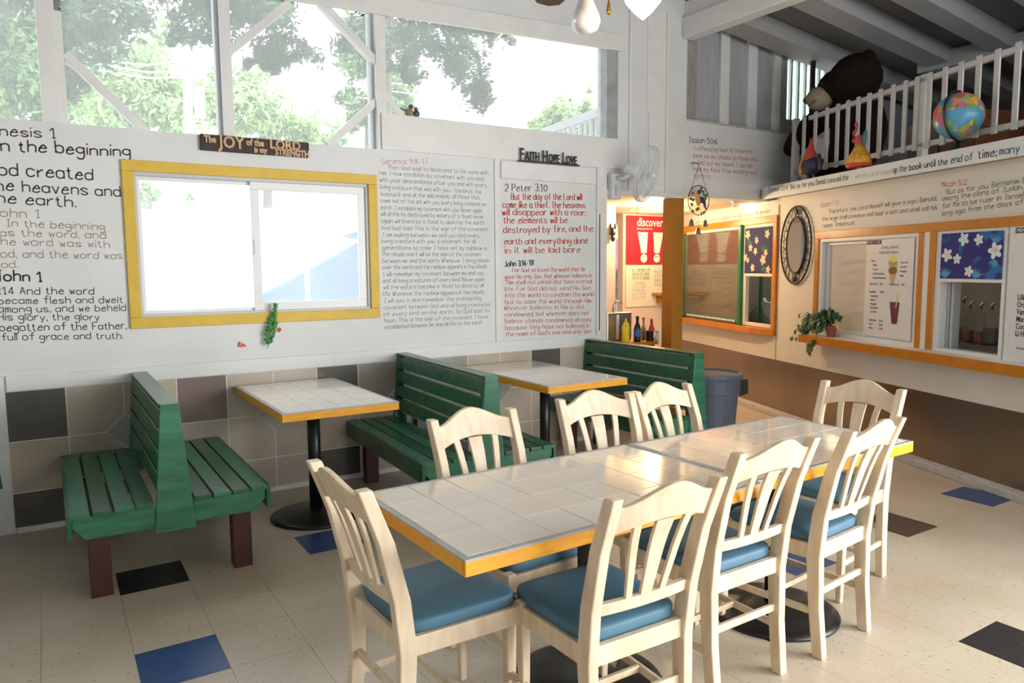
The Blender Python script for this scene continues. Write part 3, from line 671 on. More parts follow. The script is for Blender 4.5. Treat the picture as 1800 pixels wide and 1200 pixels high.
MB().bar((.10, -.002, .24), (.12, -.002, .35), .009, .001, up=(0, 1, 0)).build('straw', mat('straw_print', (.78, .62, .12), .5), mp)
# second menu at the frame edge
mp2 = kthing('flavor_list_poster', 'white poster listing syrup flavours at the right edge of the photo', 'poster', -3.62, -.018, .90)
MB().box(-.33, .30, 0, .004, 0, .83).build('paper', PAPER, mp2)
for i, t in enumerate(("Lilikoi", "Orange", "Vanilla", "Mango", "Coconut", "Li Hing Mui")): printed('print', t, .052, INKB, mp2, (-.285, -.0012, .372-i*.046), ext=.0004, sx=.72, off=.0006)
printed('print', "No Extra Charge", .022, INKD, mp2, (-.27, -.0012, .06), ext=.0004, sx=.8)
MB().box(-.325, -.19, -.002, 0, .79, .825).build('banner', INKD, mp2)
printed('print', "MENU", .032, TXTW, mp2, (-.315, -.0026, .797), ext=.0003, sx=.9)
b_ = MB(); disc(b_, -.16, .50, .05, .07, -.0016); b_.build('fruit_print', REDF, mp2)

# ---- flower-print blinds
def flower(mb, x, z, r_, y=-.003, n=5, a0=0.3):
    for k in range(n):
        a = a0+2*math.pi*k/n
        cx, cz = x+.55*r_*math.cos(a), z+.55*r_*math.sin(a)
        pts = []
        for j in range(10):
            t = 2*math.pi*j/10; px_, pz_ = .52*r_*math.cos(t), .34*r_*math.sin(t)
            pts.append((cx+px_*math.cos(a)-pz_*math.sin(a), y, cz+px_*math.sin(a)+pz_*math.cos(a)))
        mb.add(pts, [tuple(range(10))])
def frond(mb, x, z, r_, a0, y=-.0022, n=6, spread=1.6):
    for k in range(n):
        a = a0-spread/2+spread*k/(n-1); d = Vector((math.cos(a), math.sin(a))); nn = Vector((-d.y, d.x))
        mb.add([(x, y, z), (x+d.x*r_*.5+nn.x*r_*.09, y, z+d.y*r_*.5+nn.y*r_*.09), (x+d.x*r_, y, z+d.y*r_), (x+d.x*r_*.5-nn.x*r_*.09, y, z+d.y*r_*.5-nn.y*r_*.09)], [(0, 1, 2, 3)])
bl = kthing('roller_blind', 'bright blue blind with white hibiscus flowers over the serving opening', 'blind', -4.29, -.022, 1.40)
MB().box(-.255, .255, 0, .008, 0, .315).build('fabric', BLUEF, bl)
for x, z, r_ in ((-.195, .165, .048), (-.105, .135, .036), (-.055, .27, .045), (.07, .262, .038), (.205, .185, .055), (.0, .05, .038)): mb = MB(); flower(mb, x, z, r_, a0=x*9); mb.build('flower_print', PETALW, bl)['kind'] = 'stuff'
mb = MB(); frond(mb, -.205, .0, .085, 1.6); frond(mb, .05, .0, .085, 1.3); frond(mb, .20, .23, .07, 1.4, n=5); frond(mb, .21, .13, .07, 4.4); mb.build('frond_print', FRONDB, bl)
bl2 = kthing('roller_blind', 'navy blind with cream flowers in the left order window', 'blind', -7.0, -.02, 1.42)
MB().box(-.27, .27, 0, .008, 0, .47).build('fabric', NAVY, bl2)
for x, z, r_ in ((-.21, .41, .05), (-.03, .34, .035), (.17, .40, .045), (-.15, .27, .04), (-.05, .23, .038), (.15, .21, .035), (.10, .14, .055), (-.10, .06, .042), (.20, .04, .04), (-.25, .17, .04), (-.20, .14, .03)): mb = MB(); flower(mb, x, z, r_, a0=x*7); mb.build('flower_print', PETALC, bl2)['kind'] = 'stuff'
mb = MB(); frond(mb, -.05, .40, .08, 4.8); frond(mb, .12, .20, .12, 1.5); frond(mb, -.18, .37, .10, 4.7); frond(mb, .12, .08, .09, 4.6); mb.build('frond_print', FRONDT, bl2)

# ---- left order window in the kitchen wall
W3, rel3 = orange_case('window_3', -8.78, -6.65, .80, 2.0, .05)
rel3(MB().box(-8.78, -6.655, -.03, -.001, 1.93, 2.0)).build('orange_casing', ORG, W3, bevel=.003)
rel3(MB().box(-6.715, -6.655, -.03, -.001, .86, 1.93)).build('orange_casing', ORG, W3, bevel=.003)
rel3(MB().box(-8.78, -8.72, -.03, -.001, .86, 1.93)).build('orange_casing', ORG, W3, bevel=.003)
rel3(MB().prism([(-8.80, 0), (-8.80, -.10), (-7.0, -.10), (-6.655, -.04), (-6.655, 0)], 'z', .80, .86)).build('sill_edge', ORG, W3, bevel=.004)
kframe(-8.72, -6.715, .865, 1.93, -.01, .035, .04, m=CREAMW, rel=rel3, parent=W3)
rel3(MB().box(-7.33, -7.25, -.012, .03, .865, 1.93)).build('mullion', CREAMW, W3, bevel=.003)
rel3(MB().box(-7.27, -6.73, -.02, .02, 1.39, 1.42)).build('blind_rail', CREAMW, W3, bevel=.003)
mbd = kthing('menu_board', 'dark glassy menu board in a green frame in the left order window', 'menu board', -8.0, -.035, .88)
MB().box(-.72, .64, 0, .02, .04, 1.01).build('board', SCRB, mbd)
MB().box(.64, .70, -.02, .03, -.02, 1.06).build('frame_bar', GREENF, mbd, bevel=.008)
MB().box(-.76, -.72, -.02, .03, -.02, 1.03).build('frame_bar', GREENF, mbd, bevel=.008)
MB().box(-.72, .64, -.01, .02, 0, .04).build('frame_bar', GREENF, mbd, bevel=.004)
mb = MB(); rr = random.Random(3)
for c0 in (-.62, .0):
    for i in range(14):
        z_ = .50-i*.032; mb.box(c0, c0+rr.uniform(.25, .52), -.0015, 0, z_, z_+.008)
mb.build('print_rows', mat('faint_menu_print', (.22, .17, .10), .5), mbd)
mb = MB(); rr = random.Random(5)
for i in range(22): x_ = -.6+i*.055; mb.box(x_, x_+.035, -.014, -.01, .008, .03)
mb.build('sticker', PETALW, mbd)

# ---- header fascia, loft slab, rail
P1 = KP(-6.80, -.1, 0); P2 = KP(-1.0, -.1, 0)
slab = MB().prism([(P1.x, P1.y), (P2.x, P2.y), (9.5, -.6), (9.5, YW-.002), (P1.x+.02, YW-.002)], 'z', 2.168, 2.255).build('floor', RAFT); slab.name = 'loft_floor'; slab['kind'] = 'structure'
fas = kobj(MB().box(-6.775, -1.0, -.125, -.1, 2.155, 2.272).build('trim_1', CREAMW, bevel=.003)); fas['kind'] = 'structure'; fas.data.materials[0] = WHITE2
F0 = lambda x, y: onk(x, y, -.125)
def CF(x, y): return 1340+x/3.913, 60+y/3.913
FY = -.1258
for t, a, b, m_, h_, wt in (("Daniel 12:4", (45, 1085), (175, 1068), INKE, 8, .16), ('"But as for you, Daniel, conceal the', (190, 1066), (592, 1000), INKD, 9, .14), ("words and seal", (640, 992), (880, 958), INKF, 8, .12), ("up the", (898, 953), (990, 940), INKD, 11, .13), ("book until the", (1012, 937), (1272, 893), INKD, 11, .17),
                        ("end of", (1298, 888), (1445, 862), INKBL, 13, .14), ("time;", (1485, 855), (1610, 836), INKD, 14, .15), ("many", (1632, 832), (1768, 808), INKBL, 14, .13), ("will go here and there", (1800, 803), (2380, 700), INKBL, 14, .13)):
    A_ = CF(*a); B_ = CF(*b)
    lines(F0, [(t, A_[0], A_[1], B_[0], B_[1], h_)], 'lettering', m_, fas, None, FY, wt=wt, calli=.4)
ru0 = -6.28
rail = kthing('guard_rail', 'white slatted guard rail along the loft edge', 'railing', -4.0, .15, 2.27)
def rrel(u): return u+4.0
MB().box(rrel(-6.42), rrel(-1.2), -.02, .02, .60, .64).build('top_rail', RAILP, rail, bevel=.004)
MB().box(rrel(-6.50), rrel(-1.2), -.02, .02, .115, .155).build('bottom_rail', RAILP, rail, bevel=.004)
for px_ in (1396, 1414, 1434, 1454, 1473, 1491, 1509, 1528, 1548, 1570, 1592, 1612, 1634, 1661, 1689, 1720, 1753, 1789, 1828, 1870, 1915, 1965):
    u_, z_ = onk(px_+3, 260-(px_-1400)*.24, .15)
    MB().box(rrel(u_)-.022, rrel(u_)+.022, -.034, -.020, .10, .655).build('baluster', RAILP, rail, bevel=.003)
for px_ in (1396, 1623):
    u_, z_ = onk(px_, 290 if px_ < 1500 else 200, .15)
    MB().box(rrel(u_)-.028, rrel(u_)+.028, -.02, .036, -.015, .66).build('rail_post', RAILP, rail, bevel=.003)

# ---- alcove beyond the opening
MB().box(4.14, 9.5, Y1, 9.2, 2.15, 2.24).build('alcove_ceiling', TANC)['kind'] = 'structure'
MB().box(6.05, 7.05, 7.0, 7.1, 0, 2.149).build('wall_far', PINKW)['kind'] = 'structure'
MB().box(3.9, 5.08, 6.0, 6.1, 0, 2.149).build('wall_stub', PINKW)['kind'] = 'structure'
MB().box(3.9, 9.5, 9.1, 9.2, 0, 2.149).build('wall_rear', PINKW)['kind'] = 'structure'
MB().box(3.9, 4.0, Y1, 9.1, 0, 2.149).build('wall_side', PINKW)['kind'] = 'structure'
pc = thing('corner_post', 'square orange-brown wooden post under the white header', 'post', (5.01, 5.095, 0))
MB().box(-.07, .07, -.075, .06, 0, 2.124).build('shaft', ORGP, pc, bevel=.004)
cl = thing('ceiling_lamp', 'lit flush lamp on the alcove ceiling', 'lamp', (6.42, 5.33, 2.149))
MB().box(-.13, .13, -.07, .07, -.03, 0).build('diffuser', LAMPON, cl, bevel=.008)
sp = onz(1290, 362, 2.10); sp_ = thing('ceiling_sprinkler', 'small white sprinkler head on the alcove ceiling', 'sprinkler', (sp.x, sp.y, 2.149))
MB().lathe([(.035, -.001), (.035, -.012), (.012, -.014), (.012, -.05), (.03, -.055), (.03, -.06)], 12).build('head', WHITE2, sp_, smooth=False)
# red poster
po = thing('red_poster', 'red poster with two white cups shaped like exclamation marks', 'poster', (6.39, 6.99, 1.53))
MB().box(-.30, .40, -.003, 0, 0, .60).build('paper', REDP, po)
printed('print', "discover", .15, TXTW, po, (-.13, -.0045, .475), ext=.0004, sx=.85, off=.002)
printed('print', "the secret formula", .035, TXTW, po, (-.13, -.0045, .432), ext=.0004)
for x_ in (-.03, .23):
    s_ = -1 if x_ < 0 else 1
    MB().add([(x_-.085, -.005, .40), (x_+.085, -.005, .40), (x_+.045-.02*s_, -.005, .14), (x_-.045-.02*s_, -.005, .14)], [(0, 1, 2, 3)]).build('cup_print', TXTW, po)
    b_ = MB(); disc(b_, x_-.02*s_, .075, .055, .055, -.005, 18); b_.build('dot_print', TXTW, po)
    printed('print', "Sip" if s_ < 0 else "Shake", .032, INKB, po, (x_-.02*s_, -.006, .085), ext=.0003, align='CENTER')
    printed('print', "BITE", .035, INKP, po, (x_, -.006, .32), ext=.0003, align='CENTER')
pp = thing('hand_lettered_notice', 'cream notice hand lettered in green and grey under the red poster', 'notice', (6.39, 6.99, 1.0))
MB().box(-.30, .40, -.002, 0, 0, .52).build('paper', PAPERC, pp)
mb = MB(); mb2 = MB()
for i, t in enumerate(("ALL DRINKS OR", "SMOOTHIES MADE", "FRESH TO ORDER")): write(mb, t, (-.20, .44-i*.05), (.09, .44-i*.05), .035, -.003, .14)
for i, t in enumerate(("LEMONADE", "ICED TEA", "COFFEE HOT", "WATER", "JUICE")): write(mb2, t, (-.20, .28-i*.045), (.02, .28-i*.045), .028, -.003, .12)
for i, t in enumerate(("PLEASE", "COME", "AGAIN", "SOON")): write(mb2, t, (.18, .42-i*.055), (.36, .42-i*.055), .035, -.003, .13)
mb.build('lettering', mat('green_ink', (.06, .26, .12), .6), pp); mb2.build('lettering', INKG, pp)
ws = thing('wall_shelf', 'small orange-brown wall shelf beside the notice', 'shelf', (6.62, 6.99, 1.14)); MB().box(-.1, .3, -.16, 0, 0, .03).build('board', ORGP, ws); MB().box(-.02, .02, -.12, 0, -.1, 0).build('bracket', ORGP, ws)
pk = thing('lit_sign', 'pink lit sign glowing in the gap beside the red poster', 'sign', (7.62, 9.08, 1.5)); MB().box(-.25, .25, -.04, 0, 0, .42).build('sign_face', PINKL, pk)
for i in range(4): MB().box(-.24, .24, -.045, -.04, .06+i*.1, .08+i*.1).build('stripe', TXTW, pk)
pk = thing('lit_panel', 'amber lit panel high on the far wall in the gap', 'light', (7.62, 9.08, 1.95)); MB().box(-.25, .25, -.04, 0, 0, .17).build('panel', AMBER, pk)  # fluorescent-lit panel, not a sign; its tan light is emission
pk = thing('dark_picture', 'dark picture under the pink sign', 'picture', (7.62, 9.08, 1.0)); MB().box(-.25, .25, -.03, 0, 0, .45).build('canvas', mat('dark_picture_print', (.06, .08, .10), .2, .6, 12), pk)
hm = thing('hanging_mask', 'small black carved figure hung on the pink wall edge', 'ornament', (5.02, 5.99, 1.80)); MB().ball((0, -.02, .06), (.035, .02, .05)).ball((0, -.02, 0), (.028, .018, .04)).ball((.03, -.02, .12), (.014, .01, .03)).ball((-.03, -.02, .12), (.014, .01, .03)).build('body', BLACKM, hm, smooth=True)
# condiment counter
cc = thing('condiment_counter', 'brown wooden condiment counter behind the last green bench', 'counter', (4.55, 5.33, 0))
MB().box(-.38, .36, -.17, .35, .765, .80).build('top', ORGP, cc, bevel=.004)
MB().box(-.36, .34, -.14, .33, 0, .765).build('cabinet', WOODB, cc, bevel=.004)
nd = thing('steel_dispenser', 'steel counter box with rounded rods behind the condiments', 'dispenser', (4.60, 5.46, .80))
MB().box(-.17, .13, -.12, .12, 0, .27).build('body', STEELB, nd, bevel=.008)
MB().box(-.06, -.03, -.125, -.12, .02, .25).build('trim_strip', TXTW, nd)
nd2 = MB().tube([(.0, 0, .27), (.0, 0, .33), (.02, 0, .36), (.08, 0, .37), (.10, 0, .35)], .008).build('spout', STEELB, nd, smooth=True)
def bottle(name, label, px_, y, prof, m, capm, cap, lab=None, group=None, zb=.80):
    p = ony(px_, 600, y)
    t = thing(name, label, 'bottle', (p.x, y, zb), 0, group)
    MB().lathe(prof, 16).build('body', m, t, smooth=True)
    MB().lathe(cap, 12).build('cap', capm, t, smooth=False)
    if lab: MB().lathe(lab[0], 16, cap=False).build('label_band', lab[1], t, smooth=True)
    return t
bottle('squeeze_bottle', 'yellow plastic mustard squeeze bottle', 1100, 5.22, [(.034, 0), (.038, .02), (.034, .07), (.038, .12), (.036, .15), (.018, .18)], MUST, MUST, [(.018, .18), (.014, .19), (.005, .225)])
bottle('sauce_bottle', 'dark sauce bottle with a blue and yellow label', 1120, 5.20, [(.032, 0), (.034, .02), (.034, .12), (.024, .155), (.014, .18), (.013, .205)], DARKB, DARKB, [(.016, .205), (.016, .24)], ([(.0348, .05), (.0348, .115)], LBLB))
bottle('small_sauce_bottle', 'slim brown sauce bottle with a red cap behind the dark one', 1131, 5.30, [(.022, 0), (.022, .11), (.010, .15), (.009, .185)], BIRDT, REDPL, [(.012, .185), (.012, .215)])
bottle('ketchup_bottle', 'red ketchup bottle with a white label', 1145, 5.22, [(.028, 0), (.030, .02), (.030, .10), (.014, .15), (.012, .175)], REDPL, REDPL, [(.014, .175), (.012, .205)], ([(.0308, .025), (.0308, .085)], TXTW))
p = ony(1138, 600, 5.20)
cd = thing('black_caddy', 'black napkin caddy between the bottles', 'caddy', (p.x, 5.17, .80)); MB().box(-.022, .022, -.03, .03, 0, .10).build('body', BLACKM, cd, bevel=.004)
bottle('salt_shaker', 'small glass shaker beside the orange post', 1155, 5.20, [(.02, 0), (.022, .01), (.018, .07)], CLOTH, STEELB, [(.018, .07), (.016, .09)])

# flag strip beside the post
fp = onk(1203, 460, -.10)
fg = kthing('hanging_banner', 'narrow red white and blue banner hanging behind the orange post', 'banner', -8.82, -.09, 1.05)
for i, (m_, z0, z1) in enumerate(((REDPL, .0, .22), (NAVY, .22, .42), (TXTW, .42, .55), (NAVY, .55, .68), (TXTW, .68, .78), (REDPL, .78, .95))):
    MB().box(-.05, .02, 0, .006, z0, z1).build('band', m_, fg)

# ---- kitchen interior behind the kitchen wall
kb = kobj(MB().box(-2.1, -2, .13, 3.0, 0, 2.16).box(-8.9, -2, 3.0, 3.1, 0, 2.16).box(-8.9, -8.8, .13, 3.0, 0, 2.16).build('wall_kitchen', DARKK)); kb['kind'] = 'structure'  # the right end wall is unseen, added to stop daylight leaking in
kc = kthing('kitchen_counter', 'dark steel counter inside the serving window', 'counter', -4.3, .66, 0)
MB().box(-.9, .9, -.24, .30, .86, .90).build('top', KCOUNT, kc); MB().box(-.9, .9, -.2, .28, .42, .45).build('shelf', KCOUNT, kc)
for x_ in (-.85, .0, .85): MB().box(x_-.02, x_+.02, -.2, -.16, 0, .86).build('leg', KCOUNT, kc)
for i, (px_, v_, lm, h_, lab) in enumerate(((1678, .50, LIQR, .20, 'syrup bottle with a little red syrup, leftmost in the serving opening'), (1691, .66, LIQY, .22, 'syrup bottle with amber syrup, second from the left behind'), (1703, .52, LIQR, .20, 'syrup bottle with red syrup, third from the left'), (1722, .50, LIQR, .20, 'syrup bottle with dark red syrup, fourth from the left'), (1741, .52, LIQD, .20, 'large syrup bottle with nearly black syrup, rightmost in the opening'))):
    u_, z_ = onk(px_, 590, v_)
    t = kthing('syrup_bottle', lab, 'bottle', u_, v_, .90, 'syrup bottles in the serving opening'); t.pop('group') if False else None
    w_ = .042 if i < 4 else .052
    MB().lathe([(w_-.004, 0), (w_, .01), (w_, h_*.8), (w_*.7, h_*1.0), (.014, h_*1.15), (.013, h_*1.32)], 18).build('glass', BOTG, t, smooth=True)
    MB().lathe([(w_-.005, .004), (w_-.003, .012), (w_-.003, h_*(.45 if i != 4 else .6))], 18).build('syrup', lm, t, smooth=True)
    MB().tube([(0, 0, h_*1.32), (0, 0, h_*1.45), (.02, 0, h_*1.55), (.045, 0, h_*1.48)], [.012, .010, .006, .004], 8).build('pour_spout', STEELB, t, smooth=True)
hs = kthing('wall_shelf', 'dim pale cupboard on the kitchen back wall', 'shelf', -4.9, 2.9, 1.15); MB().box(-1.4, 1.2, -.3, 0, .25, .75).build('cupboard', mat('dim_cupboard', (.35, .33, .26), .6), hs); MB().box(-1.4, 1.2, -.35, 0, -.08, -.03).build('board', KCOUNT, hs); MB().box(-1.0, -.6, -.32, -.05, -.03, .16).build('tray_stack', BLACKM, hs)
gd = kthing('hanging_cable', 'black cord hanging inside the serving opening', 'cord', -4.28, .9, .95); MB().tube([(0, 0, .45), (.01, 0, .3), (-.01, 0, .15), (.02, 0, 0)], .006, 6).build('cable', BLACKM, gd); MB().box(-.04, .03, -.02, .02, .45, .50).build('plug', BLACKM, gd)
# inside the left window
ui, zi = onk(1338, 500, .5)
gp = kthing('green_pole', 'dark green pole inside the left order window', 'pole', ui, .5, 0); MB().box(-.015, .015, -.015, .015, .0, 1.6).build('shaft', GREENF, gp)
ui, zi = onk(1334, 570, .75)
ck = kthing('grey_appliance', 'round dark grey cooker lid inside the left order window', 'appliance', ui-.05, 1.0, 0); MB().lathe([(.32, 0), (.34, .75), (.31, .90), (.20, 1.03), (.03, 1.07)], 24).build('body', mat('grey_cooker', (.12, .12, .12), .5), ck, smooth=True)
ui, zi = onk(1348, 550, .42)
wc = kthing('white_towel', 'white towel draped inside the left order window', 'towel', ui, .42, zi); MB().prism([(-.10, .12), (-.06, .17), (-.03, .13), (.10, .12), (.15, 0), (.17, -.14), (.08, -.06), (-.04, .0)], 'y', -.02, .02).build('cloth', CLOTH, wc, bevel=.006)

# ================================================================== FURNITURE
def make_chair(label, loc, rz, group):
    t = thing('dining_chair', label, 'chair', loc, rz, group)
    path = [(-.228, 0, .175), (-.208, .20, .178), (-.20, .40, .181), (-.218, .56, .184), (-.262, .74, .188), (-.325, .905, .192)]
    for s in (-1, 1):
        mb = MB(); rings = []
        for i, (y, z, x) in enumerate(path):
            hw, hd = .0185, (.022, .024, .028, .027, .024, .021)[i]
            rings += [(s*x-hw, y-hd, z), (s*x+hw, y-hd, z), (s*x+hw, y+hd, z), (s*x-hw, y+hd, z)]
        n = len(path); mb.add(rings, [(3, 2, 1, 0), (4*n-4, 4*n-3, 4*n-2, 4*n-1)]+[(i*4+k, i*4+(k+1) % 4, i*4+4+(k+1) % 4, i*4+4+k) for i in range(n-1) for k in range(4)])
        mb.build('rear_leg', CHAIRW, t, bevel=.005)
        MB().bar((s*.196, .205, 0), (s*.199, .200, .455), .026, .026, wx2=.038, wy2=.038).build('front_leg', CHAIRW, t, bevel=.006, bseg=3)
        MB().bar((s*.182, -.18, .412), (s*.198, .19, .412), .020, .060).build('seat_rail', CHAIRW, t, bevel=.003)
        MB().bar((s*.180, -.19, .175), (s*.196, .195, .175), .016, .026).build('stretcher', CHAIRW, t, bevel=.003)
    MB().box(-.185, .185, .193, .211, .382, .442).build('seat_rail', CHAIRW, t, bevel=.003)
    MB().box(-.170, .170, -.215, -.193, .382, .442).build('seat_rail', CHAIRW, t, bevel=.003)
    MB().box(-.168, .168, -.212, -.196, .235, .262).build('stretcher', CHAIRW, t, bevel=.003)
    MB().box(-.190, .190, -.01, .006, .165, .188).build('stretcher', CHAIRW, t, bevel=.003)
    # cushion
    N = 12; vs = []; top = []
    def outline(i):
        a = 2*math.pi*i/(4*N); c, s_ = math.cos(a), math.sin(a)
        e = .28; return math.copysign(abs(c)**e, c), math.copysign(abs(s_)**e, s_)
    M_ = 4*N; mb = MB(); prof = [(.99, .440), (1.0, .450), (1.0, .470), (.985, .477), (.94, .482), (.75, .486), (.4, .488), (0.02, .488)]
    for s_, z in prof:
        for i in range(M_):
            x, y = outline(i); yy = y*.196*s_; xx = x*(.180+.016*(y*.5+.5))*s_
            vs.append((xx, yy+.002, z))
    n = len(prof)
    mb.add(vs, [tuple(range(M_-1, -1, -1)), tuple((n-1)*M_+k for k in range(M_))]+[(i*M_+k, i*M_+(k+1) % M_, (i+1)*M_+(k+1) % M_, (i+1)*M_+k) for i in range(n-1) for k in range(M_)])
    mb.build('seat_cushion', CUSH, t, smooth=True)
    # crest rail: camel-back arch, bowed backwards
    def yb(z): # back plane y at z
        for (y0, z0, _), (y1, z1, _) in zip(path, path[1:]):
            if z0 <= z <= z1: return y0+(y1-y0)*(z-z0)/(z1-z0)
        return path[-1][0]-(z-path[-1][1])*.38
    mb = MB(); K = 16; vs = []
    for i in range(K+1):
        s_ = -1+2*i/K; x = s_*.178; zt = .872+.056*(math.cos(s_*math.pi)*.5+.5); zb = .785+.032*(1-s_*s_); bow = -.022*(1-s_*s_)
        vs += [(x, yb(zb)+bow-.010, zb), (x, yb(zb)+bow+.010, zb), (x, yb(zt)+bow+.010, zt), (x, yb(zt)+bow-.010, zt)]
    mb.add(vs, [(0, 1, 2, 3), (4*K+3, 4*K+2, 4*K+1, 4*K)]+[(i*4+k, i*4+4+k, i*4+4+(k+1) % 4, i*4+(k+1) % 4) for i in range(K) for k in range(4)])
    mb.build('crest_rail', CHAIRW, t, bevel=.004)
    mb = MB(); K = 8; vs = []
    for i in range(K+1):
        s_ = -1+2*i/K; x = s_*.172; z0, z1 = .535, .572; bow = -.012*(1-s_*s_)
        vs += [(x, yb(z0)+bow-.011, z0), (x, yb(z0)+bow+.011, z0), (x, yb(z1)+bow+.011, z1), (x, yb(z1)+bow-.011, z1)]
    mb.add(vs, [(0, 1, 2, 3), (4*K+3, 4*K+2, 4*K+1, 4*K)]+[(i*4+k, i*4+4+k, i*4+4+(k+1) % 4, i*4+(k+1) % 4) for i in range(K) for k in range(4)])
    mb.build('lower_rail', CHAIRW, t, bevel=.003)
    for x0, x1, w0, w1 in ((-.062, -.094, .023, .029), (0, 0, .040, .066), (.062, .094, .023, .029)):
        mb = MB(); vs = []; K = 5
        for i in range(K+1):
            q = i/K; z = .560+q*(.812-.560); x = x0+(x1-x0)*q; w_ = (w0+(w1-w0)*q)/2; sx_ = x/.178; bow = -(.012+.010*q)*(1-sx_*sx_)
            y = yb(z)+bow; vs += [(x-w_, y-.006, z), (x+w_, y-.006, z), (x+w_, y+.006, z), (x-w_, y+.006, z)]
        mb.add(vs, [(3, 2, 1, 0), (4*K, 4*K+1, 4*K+2, 4*K+3)]+[(i*4+k, i*4+(k+1) % 4, i*4+4+(k+1) % 4, i*4+4+k) for i in range(K) for k in range(4)])
        mb.build('slat', CHAIRW, t, bevel=.002)
    return t
CG = 'pickled wood chairs around the long tiled table'
chairs = [((1.20, 1.429), (1.603, 1.423), 0, 'cream wooden chair with blue seat at the near side, nearest the yellow table corner'),
          ((.678, 2.27), (.695, 1.843), 0, 'cream wooden chair with blue seat at the left head of the long table'),
          ((1.839, 1.568), (2.241, 1.574), 0, 'cream wooden chair with blue seat, second along the near side of the long table'),
          ((2.41, 1.555), (2.818, 1.596), 0, 'cream wooden chair with blue seat, last along the near side before the steel wall'),
          ((3.405, 2.336), (3.443, 1.955), 180, 'cream wooden chair at the far head of the long table, nearest the steel panel'),
          ((1.245, 2.60), (1.665, 2.628), 180, 'cream wooden chair across the long table, in front of the middle green bench'),
          ((1.952, 2.68), (2.322, 2.644), 180, 'cream wooden chair across the long table, in front of the far booth table'),
          ((2.358, 2.64), (2.753, 2.68), 180, 'cream wooden chair across the long table, in front of the last green bench')]
proto = None
for A_, B_, flip, lab in chairs:
    A_ = Vector(A_); B_ = Vector(B_); c = (A_+B_)/2; a = math.atan2(B_.y-A_.y, B_.x-A_.x)+R(flip)
    off = Vector((-math.sin(a), math.cos(a)))*.325
    L_ = (c.x+off.x, c.y+off.y, 0)
    if proto is None: proto = make_chair(lab, L_, a, CG)
    else: dup(proto, L_, a, lab, CG)

def make_table(name, label, cx, cy, rz, lx, ly, base, group, nx, ny, zt=.75):
    t = thing(name, label, 'table', (cx, cy, 0), rz, group)
    e = .010
    MB().box(-lx/2+e, lx/2-e, -ly/2+e, ly/2-e, zt-.030, zt-.004).build('substrate', GROUT, t)
    for s in (-1, 1):
        MB().box(-lx/2, lx/2, s*ly/2-(e if s > 0 else 0), s*ly/2+(0 if s > 0 else e), zt-.048, zt-.006).build('edge_band', ORGT, t, bevel=.003)
        MB().box(s*lx/2-(e if s > 0 else 0), s*lx/2+(0 if s > 0 else e), -ly/2+e, ly/2-e, zt-.048, zt-.006).build('edge_band', ORGT, t, bevel=.003)
    bd = .020
    MB().box(-lx/2+.001, lx/2-.001, -ly/2+.001, -ly/2+bd, zt-.006, zt-.001).box(-lx/2+.001, lx/2-.001, ly/2-bd, ly/2-.001, zt-.006, zt-.001).box(-lx/2+.001, -lx/2+bd, -ly/2+bd, ly/2-bd, zt-.006, zt-.001).box(lx/2-bd, lx/2-.001, -ly/2+bd, ly/2-bd, zt-.006, zt-.001).build('grout_border', TILEE, t)
    sx, sy = (lx-2*bd)/nx, (ly-2*bd)/ny
    tm = None
    for i in range(nx):
        for j in range(ny):
            x0 = -lx/2+bd+i*sx; y0 = -ly/2+bd+j*sy
            if tm is None: o_ = MB().box(.0012, sx-.0012, .0012, sy-.0012, -.005, 0).build('tile', TILEW, t, bevel=.0012, bseg=1); tm = o_
            else: o_ = tm.copy(); COL.objects.link(o_); o_.parent = t
            o_.location = (x0, y0, zt+random.uniform(-.0003, .0003)); o_.rotation_euler = (random.uniform(-.001, .001), random.uniform(-.001, .001), 0)
    bx, by = base
    MB().lathe([(.27, 0), (.272, .012), (.24, .022), (.10, .045), (.04, .055)], 36, (bx, by, 0)).build('base_plate', BLACKM, t, smooth=True)
    MB().lathe([(.038, .05), (.038, zt-.06)], 20, (bx, by, 0)).build('column', BLACKM, t, smooth=True)
    MB().box(bx-.2, bx+.2, by-.025, by+.025, zt-.06, zt-.030).box(bx-.025, bx+.025, by-.2, by+.2, zt-.06, zt-.030).build('spider_plate', BLACKM, t)
    return t
make_table('booth_table', 'white tiled booth table with orange edge under the yellow window', 1.335, 4.41, 0, .66, 1.13, (-.01, -.05), 'tiled booth tables', 4, 7)
make_table('booth_table', 'white tiled booth table with orange edge below the red verses', 2.985, 4.37, 0, .66, 1.18, (0.02, -.05), 'tiled booth tables', 4, 7)
# long table = two tables end to end
a1 = math.atan2(.018, 1.2)
make_table('dining_table', 'near half of the long white tiled table with orange edge', 1.462, 1.985, R(1.5), 1.195, .70, (.12, .02), 'two tiled tables pushed together', 8, 4)
make_table('dining_table', 'far half of the long white tiled table, towards the steel wall', 2.578, 2.022, R(1.3), 1.03, .67, (.02, -.02), 'two tiled tables pushed together', 7, 4)

